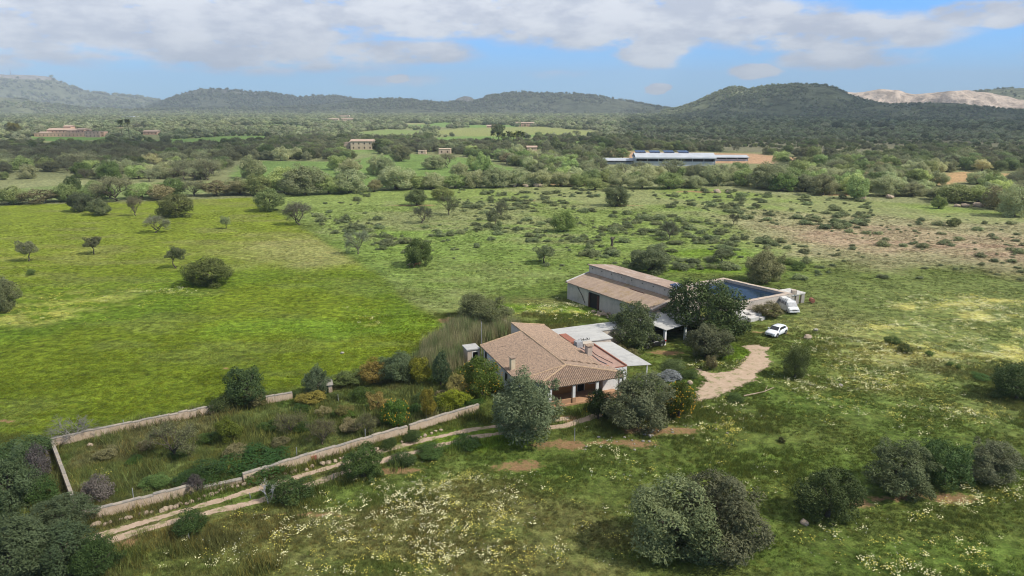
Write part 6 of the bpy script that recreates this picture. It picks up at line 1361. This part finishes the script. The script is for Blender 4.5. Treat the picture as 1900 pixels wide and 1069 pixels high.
TUFT = blades('grass_tuft', 26, .30, .16, .012, M['grass'], 1); TUFT2 = blades('tall_grass_tuft', 30, .55, .2, .014, M['grass'], 2, .3)
x, y, r = inframe(150000, 21, 42, 112); k = clear(x, y); x, y = x[k], y[k]; C, dirt = ground_colour(x, y); k = dirt < .35; x, y, C = x[k], y[k], C[k]
g = fbm(x, y, 3, 3, 80); k = (g + r.uniform(-.2, .2, len(x))) > .46; x, y, C = x[k], y[k], C[k]; C = C * r.uniform(.8, 1.35, (len(C), 1)) * np.where(r.random((len(C), 1)) < .22, np.array([[1.4, 1.12, .95]]), 1)
s_ = r.uniform(.6, 1.3, len(x)) * (.8 + .5 * sstep(fbm(x, y, 12, 3, 82), .5, .65)); s_ = s_ * np.where(pdist(x, y, MEADOW) > 0, .5, 1)
scatter('grass', np.stack([x, y, np.zeros_like(x), s_, s_ * .9], 1), TUFT, 'short uneven grass over the fields', 'grass', C)
x, y, r = inframe(60000, 22, 44, 150); gi_ = pdist(x, y, GARDEN); wl = np.minimum(ldist(x, y, wpoly([(155, 974), (240, 952), (366, 920), (452, 901), (540, 874), (640, 844), (756, 810), (888, 769)])), ldist(x, y, wpoly([(97, 826), (172, 809), (398, 763), (545, 735)]))); xx, yy = G(1430, 575); k = clear(x, y) & ((gi_ > .3) | (wl < .7) | ((np.minimum(ldist(x, y, WR[0]), ldist(x, y, WR[1])) < 2.6) & (r.random(len(x)) < .5)) | ((np.hypot(x, y) < 78) & (x < -18) & (gi_ < -.4) & (pdist(x, y, MEADOW) < -2)))
x, y = x[k], y[k]; C, dirt = ground_colour(x, y); C = C * r.uniform(.55, 1.5, (len(C), 1)) * np.where(r.random((len(C), 1)) < .3, np.array([[1.45, 1.15, .95]]), 1)
s_ = r.uniform(.6, 1.7, len(x)) * (.7 + .7 * sstep(fbm(x, y, 3, 3, 83), .45, .6)); scatter('rough_grass', np.stack([x, y, np.zeros_like(x), s_, s_], 1), TUFT2, 'tall rough grass in the walled garden and along the track', 'grass', C)
x, y, r = inframe(70000, 24, 112, 250); k = clear(x, y); x, y = x[k], y[k]; C, dirt = ground_colour(x, y); g = fbm(x, y, 5, 3, 84); k = (g + r.uniform(-.25, .25, len(x)) > .5) & (dirt < .3); x, y, C = x[k], y[k], C[k]
C = C * r.uniform(.6, 1.45, (len(C), 1)); s_ = r.uniform(1.0, 2.4, len(x)) * np.where(pdist(x, y, MEADOW) > 0, .7, 1); scatter('grass', np.stack([x, y, np.zeros_like(x), s_, s_ * .45], 1), TUFT, 'coarser grass clumps over the farther fields', 'grass', C)
REED = blades('reed_tuft', 60, 3.2, .35, .03, M['grass'], 3, .12)
rp = wpoly([(768, 690), (790, 655), (815, 632), (850, 612), (900, 606), (955, 612), (962, 622), (925, 630), (868, 650), (856, 670), (850, 690), (800, 700)]); x, y, r = inframe(60000, 23, 75, 112); k = (pdist(x, y, rp) + (fbm(x, y, 3, 3, 5) - .5) * 3 > 0) & clear(x, y) & (r.random(len(x)) < .40)
x, y = x[k], y[k]; C = np.tile(np.array([.35, .32, .17]), (len(x), 1)) * r.uniform(.6, 1.3, (len(x), 1)) * np.where(r.random((len(x), 1)) < .35, np.array([[.5, .75, .5]]), 1); s_ = r.uniform(.6, 1.05, len(x))
scatter('reed_bed', np.stack([x, y, np.zeros_like(x), s_, s_ * .85], 1), REED, 'stand of tall pale reeds left of the farmhouse', 'reeds', C)
def flowermesh(name, n, spread, s, m_, seed):
    r = np.random.default_rng(seed); P = np.stack([r.normal(0, spread, n), r.normal(0, spread, n), r.uniform(.15, .4, n)], 1); V, F = leaves(P, np.tile([0, 0, 1.], (n, 1)), s, .45, r, 1.0, .5)
    return npmesh(name, V, F, [m_])
M['fw'] = simple('cream_petals', (.86, .82, .46), (.80, .76, .40), 3, .7, 0); M['fy'] = simple('yellow_petals', (.74, .64, .10), (.66, .60, .14), 3, .7, 0); M['fp'] = simple('white_petals', (.84, .83, .68), (.8, .8, .62), 3, .7, 0)
FM = [flowermesh('cream_flowers', 8, .17, .052, M['fw'], 1), flowermesh('yellow_flowers', 8, .17, .048, M['fy'], 2), flowermesh('white_flowers', 7, .2, .038, M['fp'], 3)]
FL = [[], [], []]; r = np.random.default_rng(31)
for (px, py, hw, hh, d, ys) in FLOW:
    c = G(px, py); s = PX(*c)[2]; a = hw / s; b_ = abs(G(px, py - hh)[1] - c[1]); n = int(a * b_ * 3.14 * d * 6.5); n = min(n, 15000)
    u_ = r.normal(0, .62, n); v_ = r.normal(0, .62, n); x = c[0] + u_ * a; y = c[1] + v_ * b_; g = fbm(x, y, max(1.2, min(a, b_) * .3), 4, 90); k = (g > .52 + r.uniform(-.05, .05, n)) & clear(x, y) & (pdist(x, y, MEADOW) < 3 if py > 620 else True); x, y = x[k], y[k]
    w = fbm(x, y, 4, 3, 91) - .5 + r.uniform(-.35, .35, len(x)) + .5
    for X_, Y_, q_ in zip(x, y, w):
        z_ = 0 if q_ > ys else 1
        if z_ == 0 and r.random() < .25: z_ = 2
        ss = r.uniform(.7, 1.5) * (1 + max(0, (math.hypot(X_, Y_) - 80) / 150)); FL[z_].append((X_, Y_, 0, ss, 1.0))
for k, nm in enumerate(('cream', 'yellow', 'white')): scatter('wildflowers', FL[k], FM[k], nm + ' wildflowers in patches over the meadows', 'wildflowers')
print('SHRUBS', len(SH), 'FLOWERS', [len(f) for f in FL], 'STUFF', {k: len(v) for k, v in STUFF.items()}, 'GRASS ok')

# ------------------------------------------------------------ clouds overhead, which shade parts of the land
m_, t = mat('cloud_vapour'); pos = t.n('ShaderNodeNewGeometry').outputs['Position']; fac = t.n('ShaderNodeAttribute', attribute_name='thick').outputs['Fac']
a = t.m('MULTIPLY', fac, t.ramp(t.noise(pos, .006, 6, .6), .3, .6, .55, 1.0)); mx = t.n('ShaderNodeMixShader', i={0: t.m('MINIMUM', a, .97), 1: t.n('ShaderNodeBsdfTransparent').outputs[0], 2: t.n('ShaderNodeBsdfDiffuse', i={'Color': (.85, .86, .9, 1)}).outputs[0]}); finish(t, mx.outputs[0]); M['cloud'] = m_
def cloud(pts_px, alt, thick, opac, seed, soft=.35, world=False):
    """flat-bottomed cumulus whose shadow falls on the ground area given in photo pixels"""
    P = pts_px if world else [G(*p) for p in pts_px]; off = (S.x / S.z * alt, S.y / S.z * alt); cx = sum(p[0] for p in P) / len(P); cy = sum(p[1] for p in P) / len(P); x0 = min(p[0] for p in P); x1 = max(p[0] for p in P); y0 = min(p[1] for p in P); y1 = max(p[1] for p in P)
    w = min(x1 - x0, y1 - y0); n = 70; mx_ = w * soft; x = np.linspace(x0 - mx_, x1 + mx_, n); y = np.linspace(y0 - mx_, y1 + mx_, n); X, Y = np.meshgrid(x, y); X = X.ravel(); Y = Y.ravel()
    D = pdist(X, Y, P) + (fbm(X, Y, w * .4, 4, seed) - .5) * mx_ * 1.8; e = sstep(D, -mx_ * .8, mx_ * .6); bump_ = fbm(X, Y, w * .25, 4, seed + 3)
    top = thick * e * (.5 + bump_); N = n * n; V = np.concatenate([np.stack([X + off[0], Y + off[1], alt - thick * .1 * e], 1), np.stack([X + off[0], Y + off[1], alt + top + 1], 1)])
    i = np.arange(n - 1)[:, None] * n; j = np.arange(n - 1)[None]; q_ = (i + j).ravel(); F = np.stack([q_, q_ + 1, q_ + n + 1, q_ + n], 1); k = e[F].max(1) > 0; F = F[k]; F = np.concatenate([F[:, ::-1], F + N])
    al = 1 - np.sqrt(np.clip(1 - opac * np.concatenate([e, e]), 0, 1)); link('cloud', npmesh('cloud', V, F, [M['cloud']], {'thick': ('FLOAT', 'POINT', al)}), kind='structure')
cloud([(40, 300), (90, 262), (300, 248), (500, 246), (520, 268), (430, 318), (250, 322), (100, 316)], 700, 120, .66, 1, .2)
cloud([(1230, 238), (1300, 219), (1550, 217), (2400, 217), (2500, 262), (1900, 274), (1480, 270), (1230, 262)], 1100, 200, .94, 2, .10)
cloud([(-600, 203), (100, 203), (640, 203), (1200, 201), (1200, 198.9 + 1), (640, 200), (-600, 200.2)], 1500, 250, .7, 3, .2) if False else None
cloud([(-700, 1200), (-500, 780), (100, 690), (500, 640), (760, 650), (940, 770), (1250, 790), (1500, 740), (1750, 780), (2300, 830), (2600, 1300), (900, 1500)], 500, 60, .18, 4, .15)
cloud([(-3300, 6100), (-3300, 3900), (-1500, 3300), (300, 3150), (1250, 3300), (900, 4600), (-200, 6300), (-2000, 6500)], 1500, 220, .72, 6, .08, True)
# ------------------------------------------------------------ air
m_, t = mat('air'); pv = t.n('ShaderNodeVolumePrincipled', i={'Color': (.80, .90, 1.0, 1), 'Density': 1.25e-4, 'Anisotropy': 0.0}); finish(t, None, pv.outputs[0])
MB().box(-13000, 13000, -1500, 10300, -1.2, 520).build('haze', m_, kind='stuff')
